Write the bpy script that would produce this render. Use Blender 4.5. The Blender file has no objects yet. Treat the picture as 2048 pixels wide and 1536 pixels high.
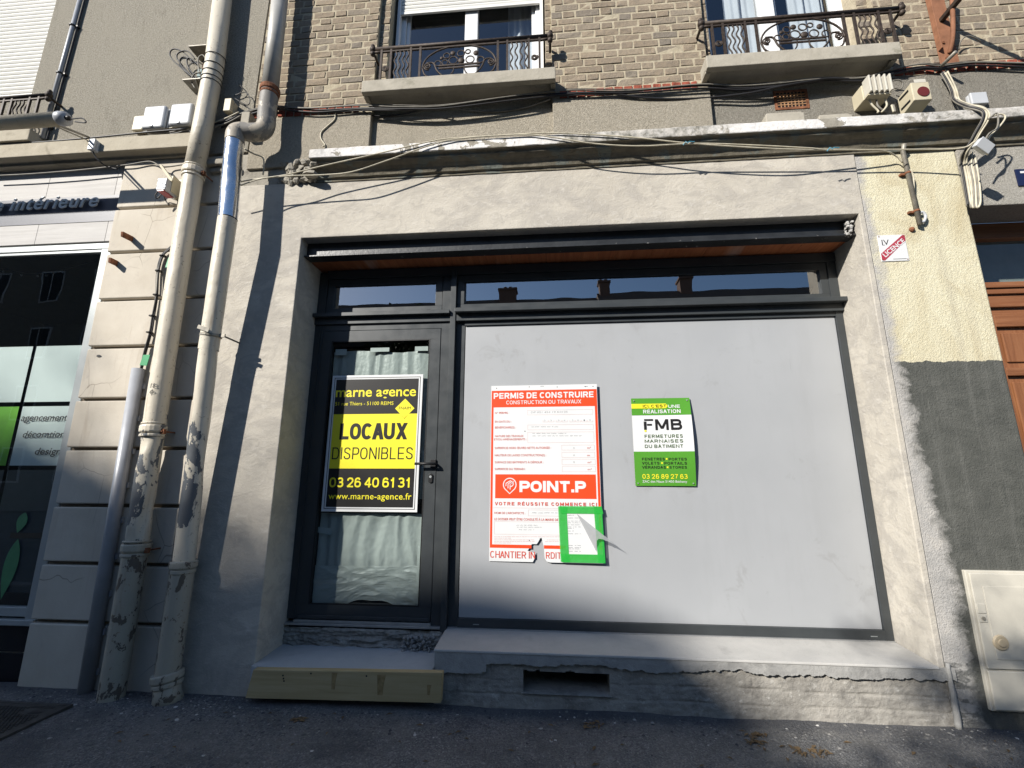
import bpy, bmesh, math, random
from mathutils import Vector, Matrix, noise as mnoise
random.seed(7)
SC = bpy.context.scene
COL = SC.collection
rad = math.radians

# ------------------------------------------------------------------ camera
CAM = Vector((0.0, -3.3, 1.464))
R = ((0.9964265699, 0.0844148782, 0.0028668918),        # right
     (-0.0147188230, 0.2069626763, -0.9782381136),      # down
     (-0.0831711908, 0.9747002508, 0.2074655973))       # forward
FPX = 900.0                                             # focal length in px of the 2048 px wide photo
cd = bpy.data.cameras.new('camera')
cam = bpy.data.objects.new('camera', cd)
COL.objects.link(cam)
cd.sensor_width = 36
cd.lens = 36 * FPX / 2048
cd.clip_start = 0.05
cd.clip_end = 500
cam.matrix_world = Matrix(((R[0][0], -R[1][0], -R[2][0], CAM.x),
                           (R[0][1], -R[1][1], -R[2][1], CAM.y),
                           (R[0][2], -R[1][2], -R[2][2], CAM.z),
                           (0, 0, 0, 1)))
SC.camera = cam
# ------------------------------------------------------------------ sky and sun
SUN = Vector((-0.95, -1.0, 0.78))                       # towards the sun
w = bpy.data.worlds.new('World')
SC.world = w
w.use_nodes = True
sky = w.node_tree.nodes.new('ShaderNodeTexSky')
sky.sky_type = 'NISHITA'
sky.sun_disc = False
sky.dust_density = 0.4
sky.ozone_density = 4.0
sky.sun_elevation = math.asin(SUN.normalized().z)
sky.sun_rotation = math.atan2(SUN.x, SUN.y)
w.node_tree.links.new(sky.outputs[0], w.node_tree.nodes['Background'].inputs[0])
w.node_tree.nodes['Background'].inputs[1].default_value = 0.10
sl = bpy.data.lights.new('sun', 'SUN')
sl.energy = 5.0
sl.angle = rad(0.8)
sl.color = (1.0, 0.955, 0.885)
so = bpy.data.objects.new('sun', sl)
COL.objects.link(so)
so.location = (-12, -14, 14)
so.rotation_euler = (-SUN).to_track_quat('-Z', 'Y').to_euler()
SC.view_settings.view_transform = 'Standard'
SC.view_settings.look = 'None'
SC.view_settings.gamma = 1
SC.view_settings.exposure = 0.45
SC.cycles.diffuse_bounces = 1

# ------------------------------------------------------------------ measuring helpers
def W(u, v, Y=0.0):
    """the point of the plane y = Y that the photo shows at (u, v)"""
    a, b = (u - 1024) / FPX, (v - 768) / FPX
    d = Vector((R[0][0] * a + R[1][0] * b + R[2][0], R[0][1] * a + R[1][1] * b + R[2][1], R[0][2] * a + R[1][2] * b + R[2][2]))
    return CAM + d * ((Y - CAM.y) / d.y)
def zoom(ox, oy, s):
    return lambda a, b, Y=0.0: W(ox + a * s, oy + b * s, Y)

# ------------------------------------------------------------------ scene graph helpers
def thing(name, label, cat, loc=(0, 0, 0), group=None, kind=None):
    o = bpy.data.objects.new(name, None)
    COL.objects.link(o)
    o.location = loc
    o.empty_display_size = 0.1
    tag(o, label, cat, group, kind)
    return o
def tag(o, label, cat, group=None, kind=None):
    if label: o['label'] = label
    if cat: o['category'] = cat
    if group: o['group'] = group
    if kind: o['kind'] = kind
    return o
def root_of(o):
    while o.parent: o = o.parent
    return o
def copy_tree(o, parent=None):
    c = o.copy()
    COL.objects.link(c)
    if parent: c.parent = parent
    for ch in [x for x in COL.objects if x.parent == o]:
        copy_tree(ch, c)
    return c

class MB:
    def __init__(s): s.v = []; s.f = []
    def add(s, vs, fs):
        o = len(s.v)
        s.v += [tuple(p) for p in vs]
        s.f += [tuple(i + o for i in f) for f in fs]
        return s
    def box(s, x0, x1, y0, y1, z0, z1):
        if x0 > x1: x0, x1 = x1, x0
        if y0 > y1: y0, y1 = y1, y0
        if z0 > z1: z0, z1 = z1, z0
        return s.add([(x0, y0, z0), (x1, y0, z0), (x1, y1, z0), (x0, y1, z0), (x0, y0, z1), (x1, y0, z1), (x1, y1, z1), (x0, y1, z1)],
                     [(0, 3, 2, 1), (4, 5, 6, 7), (0, 1, 5, 4), (1, 2, 6, 5), (2, 3, 7, 6), (3, 0, 4, 7)])
    def bar(s, a, b, w, h, up=(0, 0, 1)):
        a, b = Vector(a), Vector(b); d = (b - a).normalized(); up = Vector(up)
        r = d.cross(up).normalized() * w / 2; u = r.cross(d).normalized() * h / 2
        vs = [p + i * r + j * u for p in (a, b) for i, j in ((-1, -1), (1, -1), (1, 1), (-1, 1))]
        return s.add(vs, [(0, 1, 2, 3), (7, 6, 5, 4), (0, 4, 5, 1), (1, 5, 6, 2), (2, 6, 7, 3), (3, 7, 4, 0)])
    def prism(s, poly, axis, t0, t1):
        """poly of (a, b): axis 'x' -> (y, z), 'y' -> (x, z), 'z' -> (x, y)"""
        f = {'x': lambda a, b, t: (t, a, b), 'y': lambda a, b, t: (a, t, b), 'z': lambda a, b, t: (a, b, t)}[axis]
        n = len(poly)
        vs = [f(a, b, t0) for a, b in poly] + [f(a, b, t1) for a, b in poly]
        fs = [tuple(range(n)), tuple(range(2 * n - 1, n - 1, -1))] + [(i, i + n, (i + 1) % n + n, (i + 1) % n) for i in range(n)]
        return s.add(vs, fs)
    def flat(s, poly, y):
        n = len(poly)
        return s.add([(a, y, b) for a, b in poly], [tuple(range(n))])
    def rect(s, x0, x1, z0, z1, y, nx=1, nz=1):
        vs = [(x0 + (x1 - x0) * i / nx, y, z0 + (z1 - z0) * j / nz) for j in range(nz + 1) for i in range(nx + 1)]
        return s.add(vs, [(j * (nx + 1) + i, j * (nx + 1) + i + 1, (j + 1) * (nx + 1) + i + 1, (j + 1) * (nx + 1) + i) for j in range(nz) for i in range(nx)])
    def frame(s, x0, x1, z0, z1, t, y, nx=1, nz=1):
        s.rect(x0, x1, z0, z0 + t, y, nx, 1); s.rect(x0, x1, z1 - t, z1, y, nx, 1)
        s.rect(x0, x0 + t, z0 + t, z1 - t, y, 1, nz); s.rect(x1 - t, x1, z0 + t, z1 - t, y, 1, nz)
        return s
    def surf(s, fn, nu, nv, closed=False):
        vs = [fn(i / nu, j / nv) for j in range(nv + 1) for i in range(nu + 1)]
        return s.add(vs, [(j * (nu + 1) + i, j * (nu + 1) + i + 1, (j + 1) * (nu + 1) + i + 1, (j + 1) * (nu + 1) + i) for j in range(nv) for i in range(nu)])
    def tube(s, pts, r, n=8, caps=True):
        pts = [Vector(p) for p in pts]
        m = len(pts)
        rr = r if isinstance(r, (list, tuple)) else [r] * m
        t0 = (pts[1] - pts[0]).normalized()
        nrm = t0.orthogonal().normalized()
        vs = []
        for i, p in enumerate(pts):
            t = (pts[min(i + 1, m - 1)] - pts[max(i - 1, 0)])
            t = t.normalized() if t.length > 1e-9 else t0
            nrm = (nrm - t * nrm.dot(t))
            nrm = nrm.normalized() if nrm.length > 1e-6 else t.orthogonal().normalized()
            b = t.cross(nrm)
            for k in range(n):
                a = 2 * math.pi * k / n
                vs.append(p + (nrm * math.cos(a) + b * math.sin(a)) * rr[i])
        fs = [(i * n + k, i * n + (k + 1) % n, (i + 1) * n + (k + 1) % n, (i + 1) * n + k) for i in range(m - 1) for k in range(n)]
        if caps:
            fs += [tuple(range(n - 1, -1, -1)), tuple((m - 1) * n + k for k in range(n))]
        return s.add(vs, fs)
    def disc(s, c, r, y, n=28, sq=1.0):
        return s.flat([(c[0] + r * math.cos(2 * math.pi * k / n), c[1] + sq * r * math.sin(2 * math.pi * k / n)) for k in range(n)], y)
    def ball(s, c, r, nu=10, nv=6, sc=(1, 1, 1)):
        c = Vector(c)
        return s.surf(lambda a, b: (c.x + sc[0] * r * math.cos(2 * math.pi * a) * math.sin(math.pi * b), c.y + sc[1] * r * math.sin(2 * math.pi * a) * math.sin(math.pi * b), c.z - sc[2] * r * math.cos(math.pi * b)), nu, nv)
    def build(s, name, m, parent=None, smooth=False, bevel=0.0, seg=2, warp=None, fix=True):
        me = bpy.data.meshes.new(name)
        off = root_of(parent).location if parent else Vector((0, 0, 0))
        vs = s.v
        if warp: vs = [warp(Vector(p)) for p in vs]
        me.from_pydata([(p[0] - off.x, p[1] - off.y, p[2] - off.z) for p in vs], [], s.f)
        if fix:
            b = bmesh.new(); b.from_mesh(me)
            bmesh.ops.remove_doubles(b, verts=b.verts, dist=1e-6)
            bmesh.ops.recalc_face_normals(b, faces=b.faces)
            b.to_mesh(me); b.free()
        me.materials.append(m)
        if smooth:
            for p in me.polygons: p.use_smooth = True
        o = bpy.data.objects.new(name, me)
        COL.objects.link(o)
        if parent: o.parent = parent
        if bevel:
            md = o.modifiers.new('bevel', 'BEVEL'); md.width = bevel; md.segments = seg; md.limit_method = 'ANGLE'; md.angle_limit = rad(40)
        return o

def spline(pts, n=6):
    pts = [Vector(p) for p in pts]
    if len(pts) < 3: return pts
    P = [pts[0] * 2 - pts[1]] + pts + [pts[-1] * 2 - pts[-2]]
    out = []
    for i in range(1, len(P) - 2):
        a, b, c, d = P[i - 1:i + 3]
        for k in range(n):
            t = k / n
            out.append(0.5 * ((2 * b) + (c - a) * t + (2 * a - 5 * b + 4 * c - d) * t * t + (3 * b - a - 3 * c + d) * t ** 3))
    out.append(pts[-1])
    return out

# ------------------------------------------------------------------ lettering
_T = {}
def _glyphs(txt, bold=0.0, space=1.0, depth=0.0):
    k = (txt, bold, space, depth)
    if k not in _T:
        cu = bpy.data.curves.new('lettering_source', 'FONT')
        cu.body = txt; cu.offset = bold; cu.space_character = space; cu.resolution_u = 4; cu.extrude = depth
        o = bpy.data.objects.new('lettering_source', cu)
        COL.objects.link(o)
        dg = bpy.context.evaluated_depsgraph_get()
        me = o.evaluated_get(dg).to_mesh()
        _T[k] = ([tuple(v.co) for v in me.vertices], [tuple(p.vertices) for p in me.polygons])
        o.evaluated_get(dg).to_mesh_clear()
        bpy.data.objects.remove(o); bpy.data.curves.remove(cu)
    return _T[k]
def text(mb, txt, x0, x1, z0, z1, y, bold=0.0, space=1.0, shear=0.0, ref='H', depth=0.0, rot=None):
    vs, fs = _glyphs(txt, bold, space, depth)
    rv, _ = _glyphs(ref, bold)
    h0, h1 = min(p[1] for p in rv), max(p[1] for p in rv)
    sz = (z1 - z0) / (h1 - h0)
    base = h0
    vv = [(p[0] + shear * p[1], p[1], p[2]) for p in vs]
    a, b = min(p[0] for p in vv), max(p[0] for p in vv)
    sx = (x1 - x0) / (b - a)
    out = [(x0 + (p[0] - a) * sx, y - p[2] * sz, z0 + (p[1] - base) * sz) for p in vv]
    if rot:
        cx, cz, an = rot
        out = [(cx + (q[0] - cx) * math.cos(an) - (q[2] - cz) * math.sin(an), q[1], cz + (q[0] - cx) * math.sin(an) + (q[2] - cz) * math.cos(an)) for q in out]
    mb.add(out, fs)
def textpx(mb, txt, u0, u1, vb, vc, Y, y=None, **k):
    um = (u0 + u1) / 2
    vm = (vb + vc) / 2
    text(mb, txt, W(u0, vm, Y).x, W(u1, vm, Y).x, W(um, vb, Y).z, W(um, vc, Y).z, Y if y is None else y, **k)


# a plain grotesque drawn as strokes, for the headlines (heavy or condensed at will)
def _arc(cx, cz, rx, rz, a0, a1, n=14, p=2.4):
    o = []
    for k in range(n + 1):
        t = math.radians(a0 + (a1 - a0) * k / n)
        c, s_ = math.cos(t), math.sin(t)
        o.append((cx + rx * math.copysign(abs(c) ** (2 / p), c), cz + rz * math.copysign(abs(s_) ** (2 / p), s_)))
    return o
_S = [(.97, .78)] + _arc(.5, .76, .46, .24, 15, 180, 12)[1:] + [(.10, .62), (.5, .52), (.90, .40)] + _arc(.5, .25, .48, .25, 0, -180, 14) 
_GL = {
 'A': (1.06, [('d', 0, 0, .5, 1), ('d', 1, 0, .5, 1), ('h', .22, .78, .30)]),
 'B': (.98, [('p', [(0, 0), (0, 1)], 1), ('p', [(0, 1), (.5, 1)] + _arc(.56, .76, .38, .24, 90, -90)[1:] + [(0, .52)], 0), ('p', [(0, .52), (.5, .52)] + _arc(.58, .26, .42, .26, 90, -90)[1:] + [(0, 0)], 0)]),
 'C': (1.02, [('p', _arc(.5, .5, .5, .5, 42, 318, 26), 0)]),
 'D': (1.02, [('p', [(0, 0), (0, 1)], 1), ('p', [(0, 1), (.45, 1)] + _arc(.5, .5, .5, .5, 90, -90, 20)[1:] + [(0, 0)], 0)]),
 'E': (.88, [('p', [(0, 0), (0, 1)], 1), ('h', 0, 1, 1), ('h', 0, .92, .5), ('h', 0, 1, 0)]),
 'F': (.84, [('p', [(0, 0), (0, 1)], 1), ('h', 0, 1, 1), ('h', 0, .9, .5)]),
 'G': (1.05, [('p', _arc(.5, .5, .5, .5, 42, 350, 26) + [(1, .45)], 0), ('h', .55, 1, .45)]),
 'H': (1.04, [('p', [(0, 0), (0, 1)], 1), ('p', [(1, 0), (1, 1)], 1), ('h', 0, 1, .51)]),
 'I': (.0, [('p', [(0, 0), (0, 1)], 1)]),
 'L': (.84, [('p', [(0, 0), (0, 1)], 1), ('h', 0, 1, 0)]),
 'M': (1.25, [('p', [(0, 0), (0, 1)], 1), ('p', [(1, 0), (1, 1)], 1), ('d', .5, .12, .02, 1), ('d', .5, .12, .98, 1)]),
 'N': (1.05, [('p', [(0, 0), (0, 1)], 1), ('p', [(1, 0), (1, 1)], 1), ('d', 1, 0, 0, 1)]),
 'O': (1.06, [('c', _arc(.5, .5, .5, .5, 0, 360, 32)[:-1])]),
 'P': (.96, [('p', [(0, 0), (0, 1)], 1), ('p', [(0, 1), (.5, 1)] + _arc(.56, .71, .44, .29, 90, -90)[1:] + [(0, .42)], 0)]),
 'R': (1.0, [('p', [(0, 0), (0, 1)], 1), ('p', [(0, 1), (.5, 1)] + _arc(.56, .73, .42, .27, 90, -90)[1:] + [(0, .46)], 0), ('d', 1, 0, .55, .46)]),
 'S': (.96, [('p', _S, 0)]),
 'T': (.96, [('h', 0, 1, 1), ('p', [(.5, 0), (.5, 1)], 1)]),
 'U': (1.02, [('p', [(0, 1.0)] + _arc(.5, .38, .5, .38, 180, 360, 18) + [(1, 1.0)], 1)]),
 'V': (1.04, [('d', .5, 0, 0, 1), ('d', .5, 0, 1, 1)]),
 'X': (1.02, [('d', 0, 0, 1, 1), ('d', 1, 0, 0, 1)]),
 '.': (.0, [('dot',)]), ',': (.0, [('dot',)]), "'": (.0, [('apo',)]), ' ': (.30, []),
 '0': (.95, [('c', _arc(.5, .5, .5, .5, 0, 360, 28)[:-1])]),
 '1': (.55, [('p', [(.8, 0), (.8, 1)], 1), ('p', [(.8, .96), (.45, .80), (.05, .74)], 0)]),
 '2': (.95, [('p', [(.03, .70)] + _arc(.5, .72, .46, .28, 165, -20, 14) + [(.62, .36), (.02, .0)], 0), ('h', .0, 1, 0)]),
 '3': (.95, [('p', _arc(.48, .75, .42, .25, 160, -90, 14) + [(.35, .5)], 0), ('p', [(.35, .5)] + _arc(.48, .26, .50, .26, 90, -160, 16), 0)]),
 '4': (1.0, [('p', [(.74, 0), (.74, 1)], 1), ('p', [(.70, .98), (.0, .27)], 0), ('h', 0, 1.02, .25)]),
 '6': (.95, [('c', _arc(.5, .30, .48, .30, 0, 360, 24)[:-1]), ('p', [(.90, .82)] + _arc(.5, .72, .44, .28, 60, 180, 10)[1:] + [(.02, .34)], 0)]),
 '7': (.92, [('h', 0, 1, 1), ('p', [(.98, .98), (.60, .55), (.38, 0)], 0)]),
 '8': (.95, [('c', _arc(.5, .76, .40, .24, 0, 360, 22)[:-1]), ('c', _arc(.5, .26, .48, .26, 0, 360, 24)[:-1])]),
 '9': (.95, [('c', _arc(.5, .70, .48, .30, 0, 360, 24)[:-1]), ('p', [(.10, .18)] + _arc(.5, .28, .44, .28, 240, 360, 10)[1:] + [(.98, .66)], 0)]),
}
def _stroke(mb, pts, wd, y, closed=False):
    pts = [Vector(p) for p in pts]; n = len(pts); L = []; Rr = []
    for i, p in enumerate(pts):
        a = pts[(i - 1) % n] if closed or i else None; b = pts[(i + 1) % n] if closed or i < n - 1 else None
        d1 = (p - a).normalized() if a is not None else None; d2 = (b - p).normalized() if b is not None else None
        d1 = d1 or d2; d2 = d2 or d1
        t = (d1 + d2).normalized(); m = Vector((-t.y, t.x)) * wd / 2 / max(.45, t.dot(d1))
        L.append(p + m); Rr.append(p - m)
    for i in range(n if closed else n - 1):
        j = (i + 1) % n; mb.flat([L[i], Rr[i], Rr[j], L[j]], y)
def headline(mb, txt, x0, x1, z0, z1, y, wt=.2, gap=.16):
    """txt in capitals and figures between x0..x1 and z0..z1; wt and gap are shares of the height"""
    H = z1 - z0; t = wt * H
    base = [c for c in txt]
    acc = {'É': 'E', 'Â': 'A', 'Ê': 'E'}
    nat = [_GL[acc.get(c, c)][0] for c in base]
    kern = lambda p, q: min(gap, .10) if ('A' in (p, q) or 'V' in (p, q)) and p not in ' ' and q not in ' ' else (.05 if p in 'OCDPLT' and q in 'OCXT' else 0)
    gaps = gap * H * (len(base) - 1) - sum(kern(p, q) for p, q in zip(base, base[1:])) * H
    stems = sum(t for c in base if c != ' ')
    k = (x1 - x0 - gaps - stems) / sum(nat)                     # horizontal size of the letter cores
    x = x0
    lay = [0]
    def q(): lay[0] += 1; return y - .00003 * lay[0]
    for i_, (c, wn) in enumerate(zip(base, nat)):
        core = wn * k
        if c == ' ': x += core + gap * H; continue
        ax, aw = x + t / 2, core
        az, ah = z0 + t / 2, H - t
        m = lambda a, b: (ax + a * aw, az + b * ah)
        for el in _GL[acc.get(c, c)][1]:
            if el[0] == 'p':
                pts = [m(*p) for p in el[1]]
                if el[2] or len(pts) > 2:
                    e = t / 2 if el[2] else 0
                    a, b = Vector(pts[0]), Vector(pts[1]); pts[0] = tuple(a + (a - b).normalized() * e)
                    a, b = Vector(pts[-1]), Vector(pts[-2]); pts[-1] = tuple(a + (a - b).normalized() * e)
                _stroke(mb, pts, t, q())
            elif el[0] == 'c': _stroke(mb, [m(*p) for p in el[1]], t, q(), True)
            elif el[0] == 'h':
                a, b = m(el[1], el[3]), m(el[2], el[3]); h = t * .46
                mb.flat([(a[0] - 0 * t, a[1] - h), (b[0] + (t * .4 if el[2] >= .9 else 0), a[1] - h), (b[0] + (t * .4 if el[2] >= .9 else 0), a[1] + h), (a[0] - (t / 2 if el[1] == 0 and c in 'TE7L2F4ÉÊZ' else 0), a[1] + h)], q())
            elif el[0] == 'd':
                xa, xb = ax + el[1] * aw, ax + el[3] * aw
                za = z0 + el[2] * H; zb = z0 + el[4] * H; h = t * .56
                mb.flat([(xa - h, za), (xa + h, za), (xb + h, zb), (xb - h, zb)], q())
            elif el[0] == 'dot': mb.flat([(x, z0), (x + t, z0), (x + t, z0 + t), (x, z0 + t)], q())
            elif el[0] == 'apo': mb.flat([(x, z1 - t * 1.6), (x + t, z1 - t * 1.6), (x + t, z1), (x, z1)], q())
        if c in 'ÉÂÊ':
            cx = x + (core + t) / 2
            if c == 'É': mb.flat([(cx - t * .5, z1 + t * .35), (cx + t * .2, z1 + t * .35), (cx + t * 1.1, z1 + t * 1.1), (cx + t * .2, z1 + t * 1.1)], q())
            else: mb.flat([(cx - t, z1 + t * .35), (cx, z1 + t * .8), (cx + t, z1 + t * .35), (cx, z1 + t * 1.25)], q())
        nx = txt[i_ + 1] if i_ + 1 < len(txt) else ''
        x += core + t + (gap - kern(c, nx)) * H
def headpx(mb, txt, u0, u1, vb, vc, Y, y, **k):
    um, vm = (u0 + u1) / 2, (vb + vc) / 2
    headline(mb, txt, W(u0, vm, Y).x, W(u1, vm, Y).x, W(um, vb, Y).z, W(um, vc, Y).z, y, **k)

# ------------------------------------------------------------------ materials
class G:
    def __init__(s, name, rough=0.8, metal=0.0, spec=0.3):
        s.m = bpy.data.materials.new(name); s.m.use_nodes = True
        s.t = s.m.node_tree; s.b = s.t.nodes['Principled BSDF']
        s.b.inputs['Roughness'].default_value = rough
        s.b.inputs['Metallic'].default_value = metal
        s.b.inputs['Specular IOR Level'].default_value = spec
        s.co = s.t.nodes.new('ShaderNodeTexCoord').outputs['Object']
    def n(s, t): return s.t.nodes.new(t)
    def put(s, sock, v):
        if isinstance(v, bpy.types.NodeSocket): s.t.links.new(v, sock)
        elif isinstance(v, (tuple, list)) and len(v) == 3 and sock.type == 'RGBA': sock.default_value = (*v, 1)
        else: sock.default_value = v
    def map(s, scale=(1, 1, 1), loc=(0, 0, 0), rot=(0, 0, 0), vec=None):
        n = s.n('ShaderNodeMapping'); s.put(n.inputs['Vector'], vec or s.co)
        n.inputs['Scale'].default_value = scale; n.inputs['Location'].default_value = loc; n.inputs['Rotation'].default_value = rot
        return n.outputs[0]
    def noise(s, scale, detail=4, rough=0.55, dist=0.0, vec=None):
        n = s.n('ShaderNodeTexNoise'); s.put(n.inputs['Vector'], vec or s.co)
        n.inputs['Scale'].default_value = scale; n.inputs['Detail'].default_value = detail
        n.inputs['Roughness'].default_value = rough; n.inputs['Distortion'].default_value = dist
        return n.outputs['Fac']
    def vor(s, scale, feature='F1', vec=None, out='Distance', rnd=1.0):
        n = s.n('ShaderNodeTexVoronoi'); n.feature = feature; s.put(n.inputs['Vector'], vec or s.co)
        n.inputs['Scale'].default_value = scale
        n.inputs['Randomness'].default_value = rnd
        return n.outputs[out]
    def wave(s, scale, dist=2.0, vec=None, direction='X', dscale=1.0):
        n = s.n('ShaderNodeTexWave'); s.put(n.inputs['Vector'], vec or s.co); n.bands_direction = direction
        n.inputs['Scale'].default_value = scale; n.inputs['Distortion'].default_value = dist; n.inputs['Detail'].default_value = 3
        n.inputs['Detail Scale'].default_value = dscale
        return n.outputs['Fac']
    def ramp(s, fac, stops):
        n = s.n('ShaderNodeValToRGB'); s.put(n.inputs[0], fac)
        e = n.color_ramp.elements
        while len(e) < len(stops): e.new(0.5)
        for k, (p, c) in enumerate(stops):
            e[k].position = p; e[k].color = (c, c, c, 1) if not isinstance(c, tuple) else (*c, 1)
        return n.outputs[0]
    def mix(s, f, a, b, mode='MIX'):
        n = s.n('ShaderNodeMix'); n.data_type = 'RGBA'; n.blend_type = mode
        s.put(n.inputs[0], f); s.put(n.inputs[6], a); s.put(n.inputs[7], b)
        return n.outputs[2]
    def math(s, op, a, b=0.0, clamp=False):
        n = s.n('ShaderNodeMath'); n.operation = op; n.use_clamp = clamp
        s.put(n.inputs[0], a); s.put(n.inputs[1], b)
        return n.outputs[0]
    def xyz(s, k):
        n = s.n('ShaderNodeSeparateXYZ'); s.put(n.inputs[0], s.co)
        return n.outputs[k]
    def rnd(s):
        return s.n('ShaderNodeNewGeometry').outputs['Random Per Island']
    def color(s, c): s.put(s.b.inputs['Base Color'], c); return s
    def bump(s, h, dist=0.002, strength=1.0, prev=None):
        n = s.n('ShaderNodeBump'); s.put(n.inputs['Height'], h)
        n.inputs['Distance'].default_value = dist; n.inputs['Strength'].default_value = strength
        if prev is not None: s.put(n.inputs['Normal'], prev)
        s.put(s.b.inputs['Normal'], n.outputs[0])
        return n.outputs[0]

def simple(name, c, rough=0.6, metal=0.0, var=0.12, scale=9.0, spec=0.4, bump=0.0004, fine=140.0):
    g = G(name, rough, metal, spec)
    f = g.ramp(g.noise(scale, 5), [(0.3, 0.0), (0.7, 1.0)])
    g.color(g.mix(f, tuple(x * (1 - var) for x in c), tuple(min(1, x * (1 + var)) for x in c)))
    if bump: g.bump(g.noise(fine, 3), bump)
    return g.m

def m_plaster():
    """fresh lime render: soft trowel patches, sweeping smears, sandy grain"""
    g = G('trowelled_render', 0.92, spec=0.15)
    big = g.noise(1.3, 3, 0.55, 0.4)
    pat = g.noise(3.1, 3, 0.55, 0.9, g.map((0.8, 1, 1.35), loc=(3, 1, 0)))
    pat2 = g.noise(6.5, 4, 0.6, 1.1, g.map((0.8, 1, 1.25), loc=(9, 4, 2), rot=(0, 0.5, 0)))
    smear = g.noise(17, 5, 0.65, 0.6, g.map((0.8, 1, 1.2), rot=(0, 0.9, 0)))
    grain = g.noise(60, 4, 0.7)
    fine = g.noise(200, 2)
    c = g.ramp(big, [(0.3, (0.475, 0.437, 0.373)), (0.55, (0.535, 0.495, 0.425)), (0.75, (0.58, 0.54, 0.47))])
    c = g.mix(g.ramp(pat, [(0.47, 0.0), (0.60, 0.8), (0.75, 0.35)]), c, (0.415, 0.385, 0.34))
    c = g.mix(g.ramp(pat2, [(0.52, 0.0), (0.62, 0.6), (0.70, 0.1)]), c, (0.40, 0.37, 0.325))
    c = g.mix(g.ramp(smear, [(0.56, 0.0), (0.70, 0.5)]), c, (0.63, 0.595, 0.535))
    c = g.mix(g.ramp(grain, [(0.54, 0.0), (0.74, 0.55)]), c, (0.39, 0.36, 0.31))
    g.color(c)
    b = g.bump(pat, 0.005)
    b = g.bump(pat2, 0.006, prev=b)
    b = g.bump(smear, 0.003, prev=b)
    b = g.bump(grain, 0.0024, prev=b)
    g.bump(fine, 0.0014, prev=b)
    return g.m
def m_roughcast(name, a, b, c):
    g = G(name, 0.95, spec=0.1)
    n1 = g.noise(75, 6, 0.8)
    v = g.noise(150, 3, 0.7)
    col = g.mix(g.ramp(n1, [(0.40, 0.0), (0.60, 1.0)]), a, b)
    col = g.mix(g.ramp(g.noise(120, 3, 0.7, 0, g.map(loc=(3, 3, 3))), [(0.58, 0.0), (0.66, 0.8)]), col, tuple(x * 0.5 for x in a))
    col = g.mix(g.ramp(g.noise(2.2, 4, 0.6, 0.5), [(0.42, 0.0), (0.7, 0.7)]), col, c)
    col = g.mix(g.ramp(g.noise(9, 5, 0.7, 0.5, g.map((1, 1, 0.25))), [(0.56, 0.0), (0.75, 0.5)]), col, tuple(x * 0.7 for x in a))
    g.color(col)
    x = g.bump(g.noise(12, 3), 0.004)
    x = g.bump(v, 0.006, prev=x)
    g.bump(n1, 0.009, prev=x)
    return g.m
def m_brick():
    g = G('weathered_brick', 0.92, spec=0.12)
    r = g.rnd()
    c = g.ramp(r, [(0.0, (0.27, 0.215, 0.155)), (0.35, (0.315, 0.25, 0.18)), (0.7, (0.355, 0.285, 0.205)), (0.88, (0.285, 0.24, 0.185)), (1.0, (0.235, 0.20, 0.16))])
    c = g.mix(g.ramp(g.noise(30, 5, 0.7), [(0.4, 0.0), (0.75, 0.6)]), c, (0.15, 0.135, 0.12))
    c = g.mix(g.ramp(g.noise(75, 4, 0.7), [(0.58, 0.0), (0.7, 0.6)]), c, (0.40, 0.35, 0.26))
    c = g.mix(g.ramp(g.noise(1.3, 4, 0.6), [(0.45, 0.0), (0.75, 0.45)]), c, (0.17, 0.155, 0.135))
    g.color(c)
    b = g.bump(g.noise(30, 5, 0.65), 0.007)
    g.bump(g.noise(150, 3, 0.7), 0.004, prev=b)
    return g.m
def m_peel(name, paint, under, z0, z1, amount, sc=6.5, cut=0.515):
    """painted pipe with flakes gone to the bare metal between heights z0 and z1"""
    g = G(name, 0.45, spec=0.4)
    z = g.xyz(2)
    band = g.math('MULTIPLY', g.math('GREATER_THAN', z, z0), g.math('LESS_THAN', z, z1))
    f = g.noise(sc, 7, 0.66, 0.3, g.map((1, 1, 0.6)))
    keep = g.ramp(f, [(cut, 0.0), (cut + 0.007, 1.0)])
    f2 = g.ramp(g.noise(16, 5, 0.6, 0.4, g.map(loc=(3, 1, 0))), [(0.70, 0.0), (0.715, 1.0)])
    mask = g.math('MAXIMUM', g.math('MULTIPLY', keep, g.math('MULTIPLY', band, amount)), g.math('MULTIPLY', f2, 0.85))
    dirt = g.ramp(g.noise(7, 6, 0.65, 0.5, g.map((1, 1, 0.2))), [(0.45, 0.0), (0.8, 0.5)])
    c = g.mix(dirt, paint, tuple(x * 0.66 for x in paint))
    c = g.mix(g.ramp(g.noise(38, 4), [(0.64, 0.0), (0.70, 0.7)]), c, (0.22, 0.17, 0.11))
    c = g.mix(g.ramp(g.noise(3.0, 6, 0.7, 0.2, g.map((7, 7, 0.7), loc=(1, 5, 2))), [(0.58, 0.0), (0.74, 0.55)]), c, (0.30, 0.20, 0.12))
    g.color(g.mix(mask, c, under))
    g.put(g.b.inputs['Roughness'], g.math('ADD', g.math('MULTIPLY', mask, 0.2), 0.42))
    b = g.bump(g.math('SUBTRACT', 1.0, mask), 0.0015)
    b = g.bump(g.noise(9, 3, 0.5), 0.006, prev=b)
    g.bump(g.noise(90, 3), 0.0006, prev=b)
    return g.m
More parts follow.
